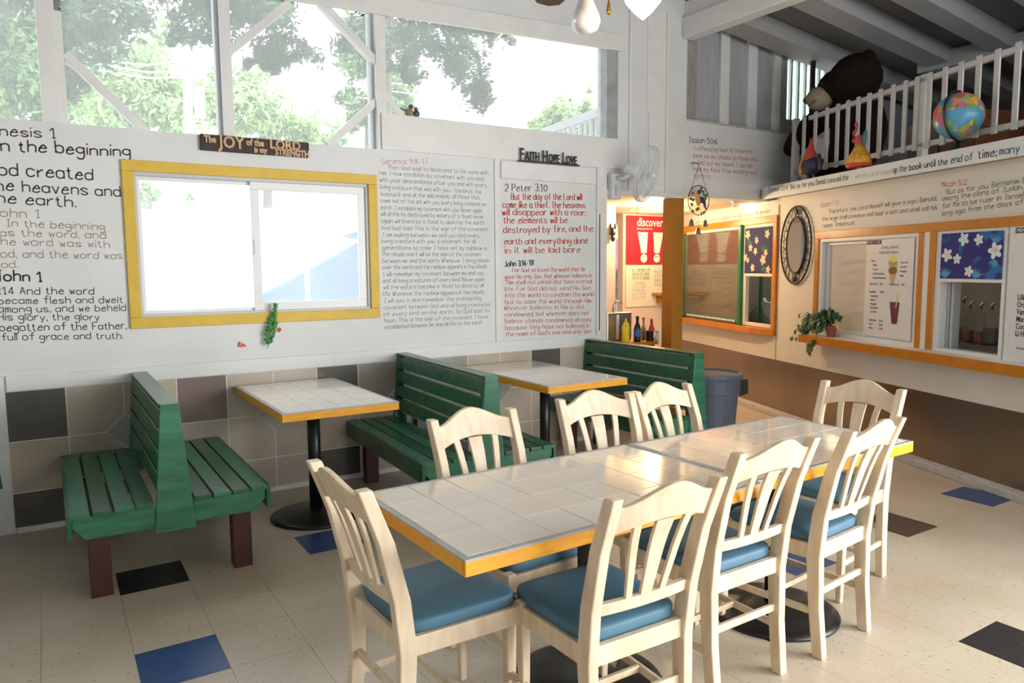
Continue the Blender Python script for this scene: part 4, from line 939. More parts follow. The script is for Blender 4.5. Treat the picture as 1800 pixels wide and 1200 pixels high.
def make_bench(label, xc, y0, y1, rz, sides, group='green painted booth benches', zt=.885):
    """back along local y from y0 (room end) to y1 (wall end), centred on x=0"""
    t = thing('booth_bench', label, 'bench', (xc, (y0+y1)/2, 0), rz, group)
    L0, L1 = -(y1-y0)/2, (y1-y0)/2
    hb, ht = .088, .040
    def hw(z): return ht+(hb-ht)*(zt-z)/(zt-.30)
    for ya, yb_ in ((L0, L0+.02), (L1-.02, L1)):
        MB().prism([(-hw(.28), .28), (hw(.28), .28), (ht, zt), (-ht, zt)], 'y', ya, yb_).build('end_board', GREENL, t, bevel=.003)
    MB().box(-ht-.004, ht+.004, L0+.021, L1-.021, zt-.014, zt).build('top_board', GREEN, t, bevel=.003)
    for ya in (L0+.03, L1-.1): MB().box(-.016, .016, ya, ya+.04, .3, zt-.016).build('inner_post', mat('raw_wood', (.35, .30, .24), .8) if 'raw_wood' not in MATS else MATS['raw_wood'], t)
    MB().prism([(-hw(.46)+.0185, .46), (hw(.46)-.0185, .46), (hw(zt-.02)-.0185, zt-.02), (-hw(zt-.02)+.0185, zt-.02)], 'y', L0+.08, L1-.12).build('inner_board', PALEW, t)
    nz = 4; zs_ = .47; step = (zt-.016-zs_)/nz
    for s in (-1, 1):
        for k in range(nz):
            z0 = zs_+k*step+.009; z1 = zs_+(k+1)*step-.009
            x0, x1 = hw(z0), hw(z1)
            MB().prism([(s*(x0-.018), z0), (s*x0, z0), (s*x1, z1), (s*(x1-.018), z1)], 'y', L0+.022, L1-.022).build('back_slat', GREEN, t, bevel=.003)
    W_ = .43
    for s in sides:
        xi = hw(.43)+.004; n_ = 4; st = (W_-xi)/n_
        for k in range(n_):
            a_, b_ = s*(xi+k*st+.005), s*(xi+(k+1)*st-.005)
            MB().box(min(a_, b_), max(a_, b_), L0-.0, L1-.02, .408, .430).build('seat_slat', GREENL if k % 2 else GREEN, t, bevel=.003)
        pts = [(xi, .407), (W_-.012, .407), (W_-.012, .365), (W_-.06, .305), (xi, .305)]
        pts = [(s*x, z) for x, z in pts]
        MB().prism(pts, 'y', L0+.012, L0+.034).build('apron', GREENL, t, bevel=.003)
        MB().prism(pts, 'y', L1-.06, L1-.04).build('apron', GREEN, t, bevel=.003)
        a_, b_ = s*(W_-.010), s*(W_+.010)
        MB().box(min(a_, b_), max(a_, b_), L0+.0, L1-.02, .315, .430).build('side_apron', GREEN, t, bevel=.003)
        for yy in (L0+.09, L1-.20):
            xm = s*.315
            MB().box(xm-.045, xm+.045, yy, yy+.085, 0, .303).build('leg', BROWNL, t, bevel=.004)
    if len(sides) == 1:
        for yy in (L0+.09, L1-.20):
            MB().box(-.045, .045, yy, yy+.085, 0, .30).build('leg', BROWNL, t, bevel=.004)
    return t
make_bench('double-sided green slatted bench nearest the camera, under the window lettering', .455, 3.70, 5.0, 0, (-1, 1))
make_bench('double-sided green slatted bench between the two booth tables', 2.165, 3.60, 5.0, R(-2.6), (-1, 1))
make_bench('green slatted bench at the end of the wall, beside the grey bin', 3.935, 3.71, 5.0, R(-.5), (-1,))
make_bench('green slatted bench only just showing at the left edge of the photo', -.36, 3.72, 5.0, 0, (-1,))

# ---- trash can
tr = thing('trash_can', 'round blue-grey plastic bin with black handle beside the last bench', 'bin', (4.73, 4.33, 0))
MB().lathe([(.19, 0), (.195, .02), (.222, .44), (.235, .445), (.24, .54), (.24, .56)], 36).build('body', TRASH, tr, smooth=False)
MB().lathe([(.25, .552), (.256, .58), (.25, .602), (.225, .610), (.215, .592), (.02, .59)], 36).build('lid', TRASH, tr, smooth=False)
for a in (R(-25), R(155)):
    c, s = math.cos(a), math.sin(a)
    mb = MB(); P = lambda r_, t_, z: (c*r_-s*t_, s*r_+c*t_, z)
    mb.add([P(.235, -.06, .545), P(.305, -.05, .545), P(.305, .05, .545), P(.235, .06, .545), P(.225, -.06, .40), P(.315, -.04, .42), P(.315, .04, .42), P(.225, .06, .40)],
           [(0, 1, 2, 3), (0, 4, 5, 1), (1, 5, 6, 2), (2, 6, 7, 3)])
    mb.build('handle', TRASHD, tr)

# ================================================================== SMALL THINGS
# signs on the wall ledge
sg = thing('word_plaque', 'dark wooden plaque with cut tan letters reading The JOY of the LORD is my STRENGTH', 'sign', (1.24, YW-.016, 2.30))
a0 = ona(352, 238, YW-.03); a1_ = ona(352, 266, YW-.03); b0_ = ona(543, 247, YW-.03); b1_ = ona(543, 274, YW-.03)
x0, x1 = a0[0]-1.24, b0_[0]-1.24; z0, z1 = (a1_[1]+b1_[1])/2-2.30, (a0[1]+b0_[1])/2-2.30
MB().box(x0, x1, -.012, .012, z0, z1).build('plank', SIGNW, sg, bevel=.003)
Wp = x1-x0; Hp = z1-z0
def cutl(t, fx, fz, fh, sx, s=sg, m=COPPER): return printed('cut_letters', t, Hp*fh*1.35, m, s, (x0+Wp*fx, -.018, z0+Hp*fz), ext=.004, sx=sx, off=.003)
cutl("The", .03, .50, .42, .78); cutl("JOY", .16, .24, .78, .86); cutl("of the", .40, .50, .42, .82); cutl("LORD", .615, .42, .60, .95); cutl("is my", .47, .08, .36, .80); cutl("STRENGTH", .665, .02, .42, .80)
for o_ in sg.children: pass
q0 = ona(912, 279, YW-.03); q1 = ona(1017, 285, YW-.03)
fs = thing('word_sign', 'black metal letters reading FAITH HOPE LOVE on a thin base', 'sign', ((q0[0]+q1[0])/2, YW-.03, 2.337))
W_ = q1[0]-q0[0]
MB().box(-W_/2, W_/2, -.014, .006, 0, .012).build('base_strip', SIGNK, fs)
def sc(t, x, h, m=SIGNK, sx=.62): return printed('letters', t, h*1.38, m, fs, (-W_/2+x*W_, -.004, .012), ext=.004, sx=sx, off=.0022)
sc("F", .01, .098); sc("AITH", .095, .074); sc("H", .375, .094); sc("OPE", .48, .070); sc("L", .71, .092); sc("OVE", .775, .068)
# pair of birds on the sill
pb = ony(722, 199, YW+.03)
for i, (dx, s, m1, m2, lab) in enumerate(((-.012, 1, BIRDB, BIRDT, 'tan-breasted small bird figurine with a raised dark tail'), (.045, .82, BIRDR, BIRDB, 'smaller rust-headed bird figurine leaning on its mate'))):
    b_ = thing('bird_figurine', lab+' on the window ledge', 'figurine', (pb.x+dx, YW+.03, 2.601), 0)
    MB().ball((0, 0, .032*s), (.032*s, .024*s, .034*s), rot=(0, -.4 if i == 0 else .25, 0)).build('body', m2, b_, smooth=True)
    MB().ball((.012*s if i == 0 else -.004, 0, .072*s), .019*s).build('head', m1, b_, smooth=True)
    MB().bar((-.02*s, 0, .035*s), (-.07*s if i == 0 else .02, 0, .055*s if i == 0 else .01), .012, .010, wx2=.006, wy2=.006).build('tail', m1, b_)
    MB().bar((.022*s, -.005, .072*s), (.038*s, -.008, .070*s), .006, .005, wx2=.002, wy2=.002).build('beak', m1, b_)
# hanging artificial sprig and red ornament below the window
s0 = ona(482, 534); s1_ = ona(468, 612)
sp = thing('fern_sprig', 'green artificial fern sprig hanging from the yellow window frame', 'plant', (s1_[0], YW-.035, s1_[1]))
dxy = s0[0]-s1_[0]; dz = s0[1]-s1_[1]
MB().tube([(0, 0, 0), (dxy*.3, -.004, dz*.35), (dxy*.75, -.006, dz*.7), (dxy, 0, dz)], .0022, 6).build('stem', LEAFD, sp)
mb = MB(); rr = random.Random(2)
for i in range(170):
    q = rr.uniform(.08, 1)**.9; wdt = .050*math.sin(min(1, q*1.15)*math.pi)**.7*(1.0 if q < .8 else .7)+.006
    a = rr.choice((-1, 1))*rr.uniform(.2, 1); c = Vector((dxy*q+a*wdt*.55, rr.uniform(-.02, .012), dz*q))
    d = Vector((a, rr.uniform(-.5, .5), rr.uniform(.3, 1.1))).normalized()*rr.uniform(.012, .024); n_ = Vector((d.z, 0, -d.x)).normalized()*.005
    mb.add([c-d, c+n_, c+d, c-n_], [(0, 1, 2, 3)])
f_ = mb.build('foliage', FERN, sp); f_['kind'] = 'stuff'
mb = MB()
for k in range(5):
    a = k*1.2; c = Vector((dxy*.5+.045, -.012, dz*.42)); d = Vector((math.cos(a), 0, math.sin(a)))*.018; n_ = Vector((-d.z, -.005, d.x))*.5
    mb.add([c, c+d*.6+n_, c+d, c+d*.6-n_], [(0, 1, 2, 3)])
mb.build('dry_leaf', FERNR, sp)
r0 = ona(425, 605)
ro = thing('red_ornament', 'tiny crumpled red foil ornament stuck to the wall', 'ornament', (r0[0], YW-.008, r0[1]))
MB().bar((-.018, 0, -.014), (-.012, 0, .018), .012, .010).bar((-.012, 0, -.010), (.006, 0, -.012), .010, .012).bar((.004, 0, .004), (.024, 0, -.012), .009, .010).build('foil', REDF, ro)

# wall fan
wf = thing('wall_fan', 'white wall fan with clear blades at the end of the window wall', 'fan', (4.20, YW-.045, 2.20))
MB().box(-.05, .05, -.03, .042, -.12, .10).build('mount', FANW, wf, bevel=.01)
MB().box(-.02, .0, -.034, -.03, -.09, .0).build('switch_panel', VINYLG, wf)
MB().tube([(0, -.02, .06), (.03, -.08, .05), (.06, -.13, .08)], .018, 10).build('arm', FANW, wf, smooth=True)
ax_ = Vector((.50, -.86, -.28)).normalized(); hc = Vector((.10, -.17, .10))
MB().tube([hc-ax_*.11, hc-ax_*.09, hc+ax_*.02, hc+ax_*.03], [.03, .05, .05, .03], 16).build('motor', FANW, wf, smooth=True)
cc_ = hc+ax_*.09; q_ = ax_.to_track_quat('Z', 'Y').to_matrix()
mb = MB(); Rf = .235
def FP(r_, a, d): return cc_+q_ @ Vector((r_*math.cos(a), r_*math.sin(a), d))
for rr_, dd in ((Rf, 0), (Rf*.98, .02), (Rf*.98, -.02)):
    mb.tube([FP(rr_, 2*math.pi*k/28, dd) for k in range(29)], .0045, 5, cap=False)
for k in range(48):
    a = 2*math.pi*k/48
    mb.tube([FP(.03, a, .05), FP(.12, a, .055), FP(Rf, a, 0)], .0012, 3, cap=False); mb.tube([FP(.04, a, -.05), FP(.12, a, -.055), FP(Rf, a, 0)], .0012, 3, cap=False)
mb.build('cage', FANW, wf)
mb = MB()
for k in range(3):
    a = k*2*math.pi/3
    mb.add([FP(.03, a, -.01), FP(.10, a-.35, -.02), FP(.17, a-.30, -.015), FP(.18, a+.25, .015), FP(.10, a+.35, .01)], [(0, 1, 2, 3, 4)])
mb.build('blades', CLEARB, wf)
MB().ball(FP(0, 0, .05), .03).build('hub', FANW, wf, smooth=True)
MB().tube([hc+Vector((0, 0, -.05)), hc+Vector((.01, 0, -.30)), hc+Vector((0, 0, -.36))], .002, 5).build('pull_cord', BLACKM, wf)

# hanging bird wind chime in front of the upper wall
yc = YW-.12; c0 = ony(1228, 352, yc); rc = .135
wc_ = thing('wind_chime', 'round stained glass bird wind chime with small bells', 'wind chime', (c0.x, yc, c0.z))
MB().tube([(rc*math.cos(2*math.pi*k/32), 0, rc*math.sin(2*math.pi*k/32)) for k in range(33)], .004, 6, cap=False).build('ring', IRON, wc_)
MB().tube([(-rc*.95, 0, .03), (-.01, 0, .30)], .002, 5).tube([(rc*.75, 0, .09), (.01, 0, .30)], .002, 5).tube([(0, 0, .30), (0, .02, .34), (0, .11, .35)], .003, 5).build('cord', IRON, wc_)
MB().ball((-.01, 0, .01), (.035, .012, .065), rot=(0, -.25, 0)).build('breast', mat('orange_glass', (.72, .38, .05), .3), wc_, smooth=True)
MB().ball((.045, -.004, .0), (.05, .012, .028), rot=(0, .5, 0)).ball((0, -.006, .075), (.022, .012, .02)).bar((.05, 0, -.02), (.10, 0, -.075), .018, .006).build('wing', mat('navy_glass', (.03, .05, .16), .3), wc_, smooth=True)
mb = MB(); rr = random.Random(9)
for x_, z_ in ((-.10, .01), (-.07, .0), (.03, .09), (.07, .05), (.09, .02), (.06, .08), (.085, -.03), (.1, .05), (0, -.075), (-.02, -.085), (.03, .11), (.05, .02), (-.085, -.04)):
    mb.ball((x_, .0, z_), (.020, .006, .014), 8, 5, rot=(0, rr.uniform(-1, 1), 0))
mb.build('leaf_glass', mat('green_glass', (.10, .18, .05), .3), wc_, smooth=True)
mb = MB()
for x_, z_ in ((-.075, .06), (-.07, -.10), (.07, -.11), (.04, -.12)): mb.ball((x_, 0, z_), (.012, .006, .016), 8, 5)
mb.build('berry_glass', BIRDR, wc_, smooth=True)
for x_, z_ in ((-.09, -.13), (.0, -.20), (.09, -.13)):
    b_ = MB().lathe([(.008, .03), (.016, .02), (.026, -.03), (.028, -.035)], 12, (x_, 0, z_-.075)).build('bell', STEELB, wc_, smooth=True)
    MB().tube([(x_, 0, z_+.09), (x_, 0, z_-.045)], .0018, 5).build('bell_cord', IRON, b_)

# oval mirror
mr = kthing('oval_mirror', 'oval wall mirror in an openwork black iron frame', 'mirror', -6.335, -.02, 1.69)
E = lambda a, rx, rz_, y=0: (rx*math.cos(a), y, rz_*math.sin(a))
mb = MB(); 
for rx, rz_, t_ in ((.245, .365, .009), (.150, .262, .011)): mb.tube([E(2*math.pi*k/40, rx, rz_) for k in range(41)], t_, 6, cap=False)
mb.build('iron_frame', IRON, mr, smooth=True)
mb = MB()
for k in range(20):
    a = 2*math.pi*k/20; b = a+.22
    mb.tube([E(a, .150, .262), E((a+b)/2+.05, .19, .31, -.004), E(b, .245, .365)], .0035, 5, cap=False)
    mb.tube([E(b, .150, .262), E((a+b)/2-.02, .19, .31, .004), E(a, .245, .365)], .0025, 4, cap=False)
for z_ in (.315, -.315): mb.ball((0, -.006, z_), (.03, .012, .035), 8, 6)
mb.build('scrollwork', IRON, mr)
b_ = MB(); disc(b_, 0, 0, .150, .262, -.002, 40); b_.build('mirror_glass', MIRROR, mr)

# potted plant on the sill
pl = kthing('potted_plant', 'trailing ivy in a terracotta pot on the end of the orange sill', 'plant', -5.665, -.085, .878)
MB().lathe([(.032, 0), (.046, .075), (.051, .075), (.051, .095), (.044, .095), (.040, .085)], 20).build('pot', TERRA, pl, smooth=False)
rr = random.Random(11)
def leaf(mb, c, d, up, s):
    c = Vector(c); d = Vector(d).normalized(); n_ = d.cross(Vector(up)).normalized(); q = n_.cross(d)
    P = [(0, 0), (.45, .35), (.35, .55), (.0, .55), (-.3, 1.0), (0, 0)]
    L = [(0, -.1), (.5, .05), (.38, .35), (.62, .62), (.22, .62), (0, 1.05), (-.22, .62), (-.62, .62), (-.38, .35), (-.5, .05)]
    mb.add([c+n_*(a*s)+d*(b*s)+q*(abs(a)*.18*s) for a, b in L], [tuple(range(10))])
vines = []
for (x_, y_, z_, nn) in ((-.42, -.05, .02, 15), (-.34, -.03, -.04, 13), (-.30, -.04, .10, 11), (-.20, -.06, -.11, 13), (-.22, -.02, .16, 9), (.17, -.02, .18, 7), (-.10, -.05, .20, 8), (.05, -.03, .21, 6), (-.14, -.10, -.16, 9), (-.38, -.05, .15, 4), (-.44, -.05, -.06, 9), (-.28, -.06, .04, 9), (-.36, -.04, .06, 8), (-.18, -.05, .06, 8), (-.47, -.05, .02, 6)):
    P0 = Vector((0, 0, .09)); P3 = Vector((x_, y_, z_)); P1 = P0+Vector((x_*.2, y_*.5, .12)); P2 = P0.lerp(P3, .65)+Vector((0, 0, .08))
    pts = [((1-t)**3)*P0+3*t*(1-t)**2*P1+3*t*t*(1-t)*P2+t**3*P3 for t in [i/8 for i in range(9)]]
    vines.append(pts)
mb = MB()
for v_ in vines: mb.tube(v_, .0022, 5)
mb.build('stems', LEAFD, pl)
leaves = []
for v_ in vines:
    for i in range(14):
        t = rr.uniform(.2, 1)*(len(v_)-1.01); k = int(t); leaves.append(v_[k].lerp(v_[k+1], t-k))
for i, c in enumerate(leaves):
    mb = MB(); c = c+Vector((rr.uniform(-.02, .02), rr.uniform(-.035, .0), rr.uniform(-.015, .015)))
    leaf(mb, c, (rr.uniform(-.8, .5), rr.uniform(-.2, .2), rr.uniform(-1, .25)), (0, -1, .3+rr.uniform(-.4, .4)), rr.uniform(.042, .066))
    mb.build('leaf', LEAFD, pl)
mb = MB()
for k in range(3): leaf(mb, (.09+k*.012, -.03, .17-.03*k), (1, 0, -.8+k*.1), (0, -1, .1), .04)
mb.build('yellow_leaf', LEAFY, pl)

# globe, statues on the fascia ledge
def onl(px_, py_, v_): u_, z_ = onk(px_, py_, v_); return u_, z_
LZ = 2.272
ug, zg = onl(1685, 205, -.035)
gb = kthing('desk_globe', 'colourful desk globe with a black arm on the loft ledge', 'globe', ug, -.035, LZ)
rg = .156; czg = .238
g_ = MB(); g_.ball((0, 0, czg), rg, 36, 20, rot=(.35, .30, 2.2)); g_.build('globe_ball', GLOBEM, gb, smooth=True)
pts = []
for k in range(17):
    a = R(-100+200*k/16); pts.append((.055*math.cos(a)-.012*math.sin(a), -math.cos(a)*(rg*1.07), czg+math.sin(a)*rg*1.08))
MB().tube(pts, .009, 6).build('meridian_arm', GLOBEK, gb, smooth=True)
MB().lathe([(.085, 0), (.088, .008), (.06, .016), (.018, .028), (.014, .075)], 24).build('base', GLOBEK, gb, smooth=True)
ue, ze = onl(1512, 285, -.05)
el = kthing('elephant_figurine', 'yellow bell-shaped elephant figurine with a curled red trunk', 'figurine', ue, -.06, LZ)
MB().lathe([(.150, .03), (.158, .045), (.125, .12), (.075, .19), (.045, .225)], 20).build('bell_body', ORANGEG, el, smooth=True)
MB().lathe([(.155, .025), (.162, .04), (.155, .055)], 20).build('hem_band', REDG, el, smooth=True)
MB().ball((-.01, 0, .255), (.055, .05, .055)).tube([(-.05, 0, .26), (-.10, -.01, .275), (-.105, -.01, .33), (-.06, -.01, .36), (-.045, -.01, .40), (-.075, -.01, .425), (-.095, -.01, .40)], [.035, .028, .022, .017, .014, .011, .008], 8).build('head', REDG, el, smooth=True)
MB().ball((.085, 0, .265), (.045, .012, .075), rot=(0, .3, 0)).build('ear', TEALG, el, smooth=True)
MB().tube([(-.10, -.04, .14), (-.17, -.05, .09), (-.19, -.05, .07)], [.02, .014, .010], 8).build('arm', ORANGEG, el, smooth=True)
for x_ in (-.02, .03): MB().tube([(x_, 0, 0), (x_, 0, .04)], .008, 6).build('leg', TXTW, el)
for ch in el.children: ch.data.transform(Matrix.Diagonal((.68, .60, .92, 1)))
ub, zb_ = onl(1427, 305, -.05)
bd_ = kthing('bird_statue', 'dark blue bird figurine with a red neck and yellow wing on the loft ledge', 'figurine', ub, -.06, LZ)
MB().ball((0, 0, .12), (.105, .08, .085)).build('body', mat('dark_blue_glaze', (.035, .04, .075), .4), bd_, smooth=True)
MB().lathe([(.07, .17), (.058, .21), (.03, .27), (.016, .33), (.008, .37)], 14, (-.01, 0, 0)).build('neck', REDG, bd_, smooth=True)
MB().ball((-.115, -.02, .12), (.032, .02, .085), rot=(0, .2, 0)).build('wing', ORANGEG, bd_, smooth=True)
MB().ball((.125, .0, .14), (.03, .02, .08), rot=(0, -.2, 0)).build('wing', mat('dark_blue_glaze_2', (.03, .03, .05), .4), bd_, smooth=True)
for x_ in (-.045, .045): MB().tube([(x_, 0, 0), (x_, 0, .06)], .007, 6).build('leg', BLACKM, bd_)

# the big plush bear
ubr = -6.22
br = kthing('plush_bear', 'large dark brown plush bear with a tan muzzle leaning on the loft rail', 'soft toy', ubr, .42, 2.256)
def skinbody(name, joints, edges, m, parent, sub=2, root=0):
    me = bpy.data.meshes.new(name); me.from_pydata([j[0] for j in joints], edges, []); me.update()
    o = bpy.data.objects.new(name, me); COL.objects.link(o); o.parent = parent
    sk = o.modifiers.new('skin', 'SKIN')
    for i, j in enumerate(joints): me.skin_vertices[0].data[i].radius = (j[1], j[2] if len(j) > 2 else j[1])
    me.skin_vertices[0].data[root].use_root = True
    s = o.modifiers.new('sub', 'SUBSURF'); s.levels = sub; s.render_levels = sub
    me.materials.append(m)
    dg = bpy.context.evaluated_depsgraph_get(); m2 = bpy.data.meshes.new_from_object(o.evaluated_get(dg)); o.modifiers.clear(); o.data = m2; m2.name = name
    for p_ in m2.polygons: p_.use_smooth = True
    return o
J = [((0.05, .06, .18), .26, .24), ((.07, .05, .42), .25, .22), ((.06, .03, .66), .22, .19), ((.03, -.02, .83), .15, .14), ((.02, -.06, .97), .17, .17), ((.0, -.10, 1.02), .10),
     ((-.18, -.04, .70), .12), ((-.40, -.16, .60), .125), ((-.54, -.24, .43), .12), ((-.58, -.25, .32), .085),
     ((.26, .02, .62), .10), ((.36, -.04, .40), .09), ((.30, -.16, .22), .07),
     ((-.14, -.10, .16), .12), ((-.22, -.24, .12), .10), ((.24, -.08, .14), .12), ((.24, -.22, .12), .10)]
Ed = [(0, 1), (1, 2), (2, 3), (3, 4), (4, 5), (2, 6), (6, 7), (7, 8), (8, 9), (2, 10), (10, 11), (11, 12), (0, 13), (13, 14), (0, 15), (15, 16)]
J = [((a[0][0], a[0][1]+.02, a[0][2]),)+tuple(a[1:]) for a in J]
try:
    skinbody('body', J, Ed, DARKF, br)
except Exception as ex:
    print('skin failed', ex)
MB().ball((.10, -.03, .93), (.26, .22, .22)).ball((-.06, -.08, .90), (.20, .18, .16)).build('head', DARKF, br, smooth=True)
MB().ball((-.20, -.02, .97), (.085, .05, .09)).build('ear', DARKF, br, smooth=True)
MB().ball((.24, -.02, 1.06), (.10, .06, .09)).build('ear', DARKF, br, smooth=True)
MB().ball((-.13, -.22, .80), (.125, .13, .11), rot=(0, .2, 0)).build('muzzle', MUZ, br, smooth=True)
MB().ball((-.25, -.27, .81), (.045, .04, .038)).build('nose', NOSE, br, smooth=True)
for x_ in (-.20, -.06): MB().ball((x_, -.245, .92), .018).build('eye', BLACKM, br, smooth=True)
MB().tube([(-.19, -.30, .74), (-.12, -.345, .72), (-.04, -.33, .76)], .005, 5).build('mouth', NOSE, br)
# loft furniture and window
bp_ = thing('black_pole', 'thin black pole standing by the loft window', 'pole', (6.72, 4.88, 2.255)); MB().lathe([(.028, 0), (.028, 1.30)], 12).build('shaft', BLACKM, bp_)
W4 = bpy.data.objects.new('window_4', None); COL.objects.link(W4); W4.location = (7.03, YW+.1, 2.98); W4['kind'] = 'structure'
MB().box(-.47, .47, -.03, .02, .64, .68).box(-.47, .47, -.03, .02, 0, .03).box(-.47, -.43, -.03, .02, .03, .64).box(.43, .47, -.03, .02, .03, .64).build('window_frame', RAFT, W4)
for k in range(7): MB().box(-.36+k*.115, -.33+k*.115, -.02, .01, .03, .64).build('window_bar', mat('pale_green_bar', (.45, .60, .50), .6) if 'pale_green_bar' not in MATS else MATS['pale_green_bar'], W4)
MB().box(-.43, .43, .012, .014, .03, .64).build('glass_pane', GLASS, W4)
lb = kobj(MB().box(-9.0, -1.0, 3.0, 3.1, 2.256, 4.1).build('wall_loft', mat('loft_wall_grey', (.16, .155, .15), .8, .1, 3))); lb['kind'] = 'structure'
bcab = kthing('brown_cabinet', 'brown wooden cabinet standing behind the loft rail', 'cabinet', -6.15, 1.6, 2.256); MB().box(-.42, .42, -.25, .25, 0, .62).build('body', WOODB, bcab, bevel=.005); MB().box(-.40, -.01, -.262, -.25, .03, .59).build('door', WOODB, bcab, bevel=.003); MB().box(.01, .40, -.262, -.25, .03, .59).build('door', WOODB, bcab, bevel=.003)
su = kthing('storage_shelf', 'dim grey shelving unit behind the right part of the loft rail', 'shelf', -4.3, 1.9, 2.256)
for z_ in (.10, .42, .70, .98): MB().box(-.75, 1.3, -.22, .22, z_, z_+.04).build('shelf_board', mat('grey_shelf', (.26, .27, .27), .6) if 'grey_shelf' not in MATS else MATS['grey_shelf'], su)
for x_ in (-.75, .3, 1.27): MB().box(x_, x_+.04, -.22, .22, 0, 1.02).build('upright', RAFT, su)
for i, (x_, w_, z_, h_, m_) in enumerate(((-.55, .35, .14, .2, WOODB), (.0, .25, .46, .18, STONER), (-.4, .4, .74, .2, STONEG), (.5, .5, .74, .2, WOODB), (.7, .4, .46, .2, STONEG))):
    o_ = kthing('storage_box', ('brown cardboard box on the lowest loft shelf', 'reddish box on the second loft shelf', 'grey box on the left of the top loft shelf', 'wide brown box on the top loft shelf', 'grey box on the right of the second loft shelf')[i], 'box', -4.3+x_+w_/2, 1.9, 2.256+z_)
    MB().box(-w_/2, w_/2, -.15, .15, .0, h_).build('box', m_, o_, bevel=.004)

# ceiling fan with lights
cf = thing('ceiling_fan', 'ceiling fan with brass light kit, its glass shades showing at the top edge', 'fan', (2.015, 2.40, 2.62))
MB().lathe([(.03, .0), (.05, .01), (.055, .06), (.03, .08), (.10, .10), (.13, .14), (.13, .22), (.08, .27), (.02, .28)], 28).build('motor', BRASS, cf, smooth=True)
MB().tube([(0, 0, .28), (0, 0, 1.58)], .014, 10).build('down_rod', BRASS, cf)
ab_ = 9.0
for k, adeg in enumerate([ab_+72*i for i in range(5)]):
    a = R(adeg); c, s = math.cos(a), math.sin(a)
    def Q(r_, t_, z): return (c*r_-s*t_, s*r_+c*t_, z)
    ir = MB().add([Q(.10, -.02, .155), Q(.22, -.03, .155), Q(.22, .03, .155), Q(.10, .02, .155), Q(.10, -.02, .162), Q(.22, -.03, .162), Q(.22, .03, .162), Q(.10, .02, .162)],
             [(0, 3, 2, 1), (4, 5, 6, 7), (0, 1, 5, 4), (1, 2, 6, 5), (2, 3, 7, 6), (3, 0, 4, 7)]).build('blade_arm', BRASS, cf)
    MB().add([Q(.20, -.055, .150), Q(.62, -.070, .140), Q(.66, -.03, .143), Q(.66, .03, .150), Q(.62, .070, .158), Q(.20, .055, .160), Q(.20, -.055, .157), Q(.62, -.070, .147), Q(.66, -.03, .150), Q(.66, .03, .157), Q(.62, .070, .165), Q(.20, .055, .167)],
             [(0, 5, 4, 3, 2, 1), (6, 7, 8, 9, 10, 11)]+[(i, (i+1) % 6, 6+(i+1) % 6, 6+i) for i in range(6)]).build('blade', BLADE, cf)
for i, (dx, dy, lit) in enumerate(((-.02, .155, 0), (.015, -.16, 1))):
    h_ = MB().tube([(0, 0, .03), (dx*.6, dy*.6, .045), (dx, dy, .03), (dx, dy, .0)], .009, 8).build('lamp_arm', BRASS, cf, smooth=True)
    MB().lathe([(.026, .012), (.030, .0), (.028, -.012)], 18, (dx, dy, -.0)).build('shade_holder', BRASS, h_, smooth=False)
    if lit: MB().lathe([(.030, -.008), (.066, -.04), (.082, -.075), (.068, -.115), (.034, -.155), (.003, -.182)], 24, (dx, dy, .018)).build('glass_shade', SHADEL, cf, smooth=True)
    else: MB().lathe([(.028, -.008), (.036, -.03), (.056, -.075), (.062, -.105), (.050, -.135), (.022, -.148), (.002, -.150)], 24, (dx, dy, .012)).build('glass_shade', SHADE, cf, smooth=True)
light('fan_bulb', 'POINT', (2.03, 2.24, 2.44), 4, (1, .8, .5), .06)
pf = Vector((.05, .09, 0)); MB().tube([(pf.x, pf.y, .05), (pf.x, pf.y, -.015)], .0015, 5).lathe([(.003, -.01), (.010, -.055), (.009, -.065), (.002, -.07)], 10, (pf.x, pf.y, 0)).build('pull_chain', BRASS, cf)

# ================================================================== OUTSIDE
gr = MB().box(-60, 60, 5.3, 90, -.35, -.25).box(-60, 60, -60, -2.7, -.35, -.25).build('ground', GROUND); gr['kind'] = 'structure'
def tree(name, label, blobs, trunk, limbs, m, n, ls, seed=1, cat='tree'):
    rr = random.Random(seed)
    base = Vector(trunk[0]); t = thing(name, label, cat, base)
    mb = MB(); mb.tube([Vector(p)-base for p in trunk], [.16, .13, .10][:len(trunk)] if len(trunk) <= 3 else [.12]*len(trunk), 8)
    mb.build('trunk', BARK, t, smooth=True)
    if limbs:
        mb = MB()
        for l_ in limbs: mb.tube([Vector(p)-base for p in l_], [.05, .03, .015][:len(l_)], 6)
        mb.build('limbs', BARK, t, smooth=True)
    mb = MB(); tot = sum(b[1]*b[2] for b in blobs)
    for c, rx, rz_ in blobs:
        c = Vector(c)-base; N = int(n*rx*rz_/tot); subs = [(c+Vector((rr.gauss(0, .5)*rx, rr.gauss(0, .4)*rx, rr.gauss(0, .45)*rz_)), rr.uniform(.18, .34)*min(rx, rz_)) for _ in range(max(5, N//55))]
        for i in range(N):
            sc_, sr = rr.choice(subs); p = sc_+Vector((rr.gauss(0, 1), rr.gauss(0, 1), rr.gauss(0, 1)))*sr*.75
            d = Vector((rr.gauss(0, 1), rr.gauss(0, 1), rr.gauss(0, 1))).normalized()*ls*rr.uniform(.6, 1.2); q = d.orthogonal().normalized()*ls*.42
            mb.add([p-d, p+q, p+d, p-q], [(0, 1, 2, 3)])
    f_ = mb.build('foliage', m, t); f_['kind'] = 'stuff'
    return t
def B(px_, py_, d, rx_px, ry_px): return (at(px_, py_, d), rx_px*d/FPX, ry_px*d/FPX)
def gz(px_, d): p = at(px_, 520, d); return Vector((p.x, p.y, -.25))
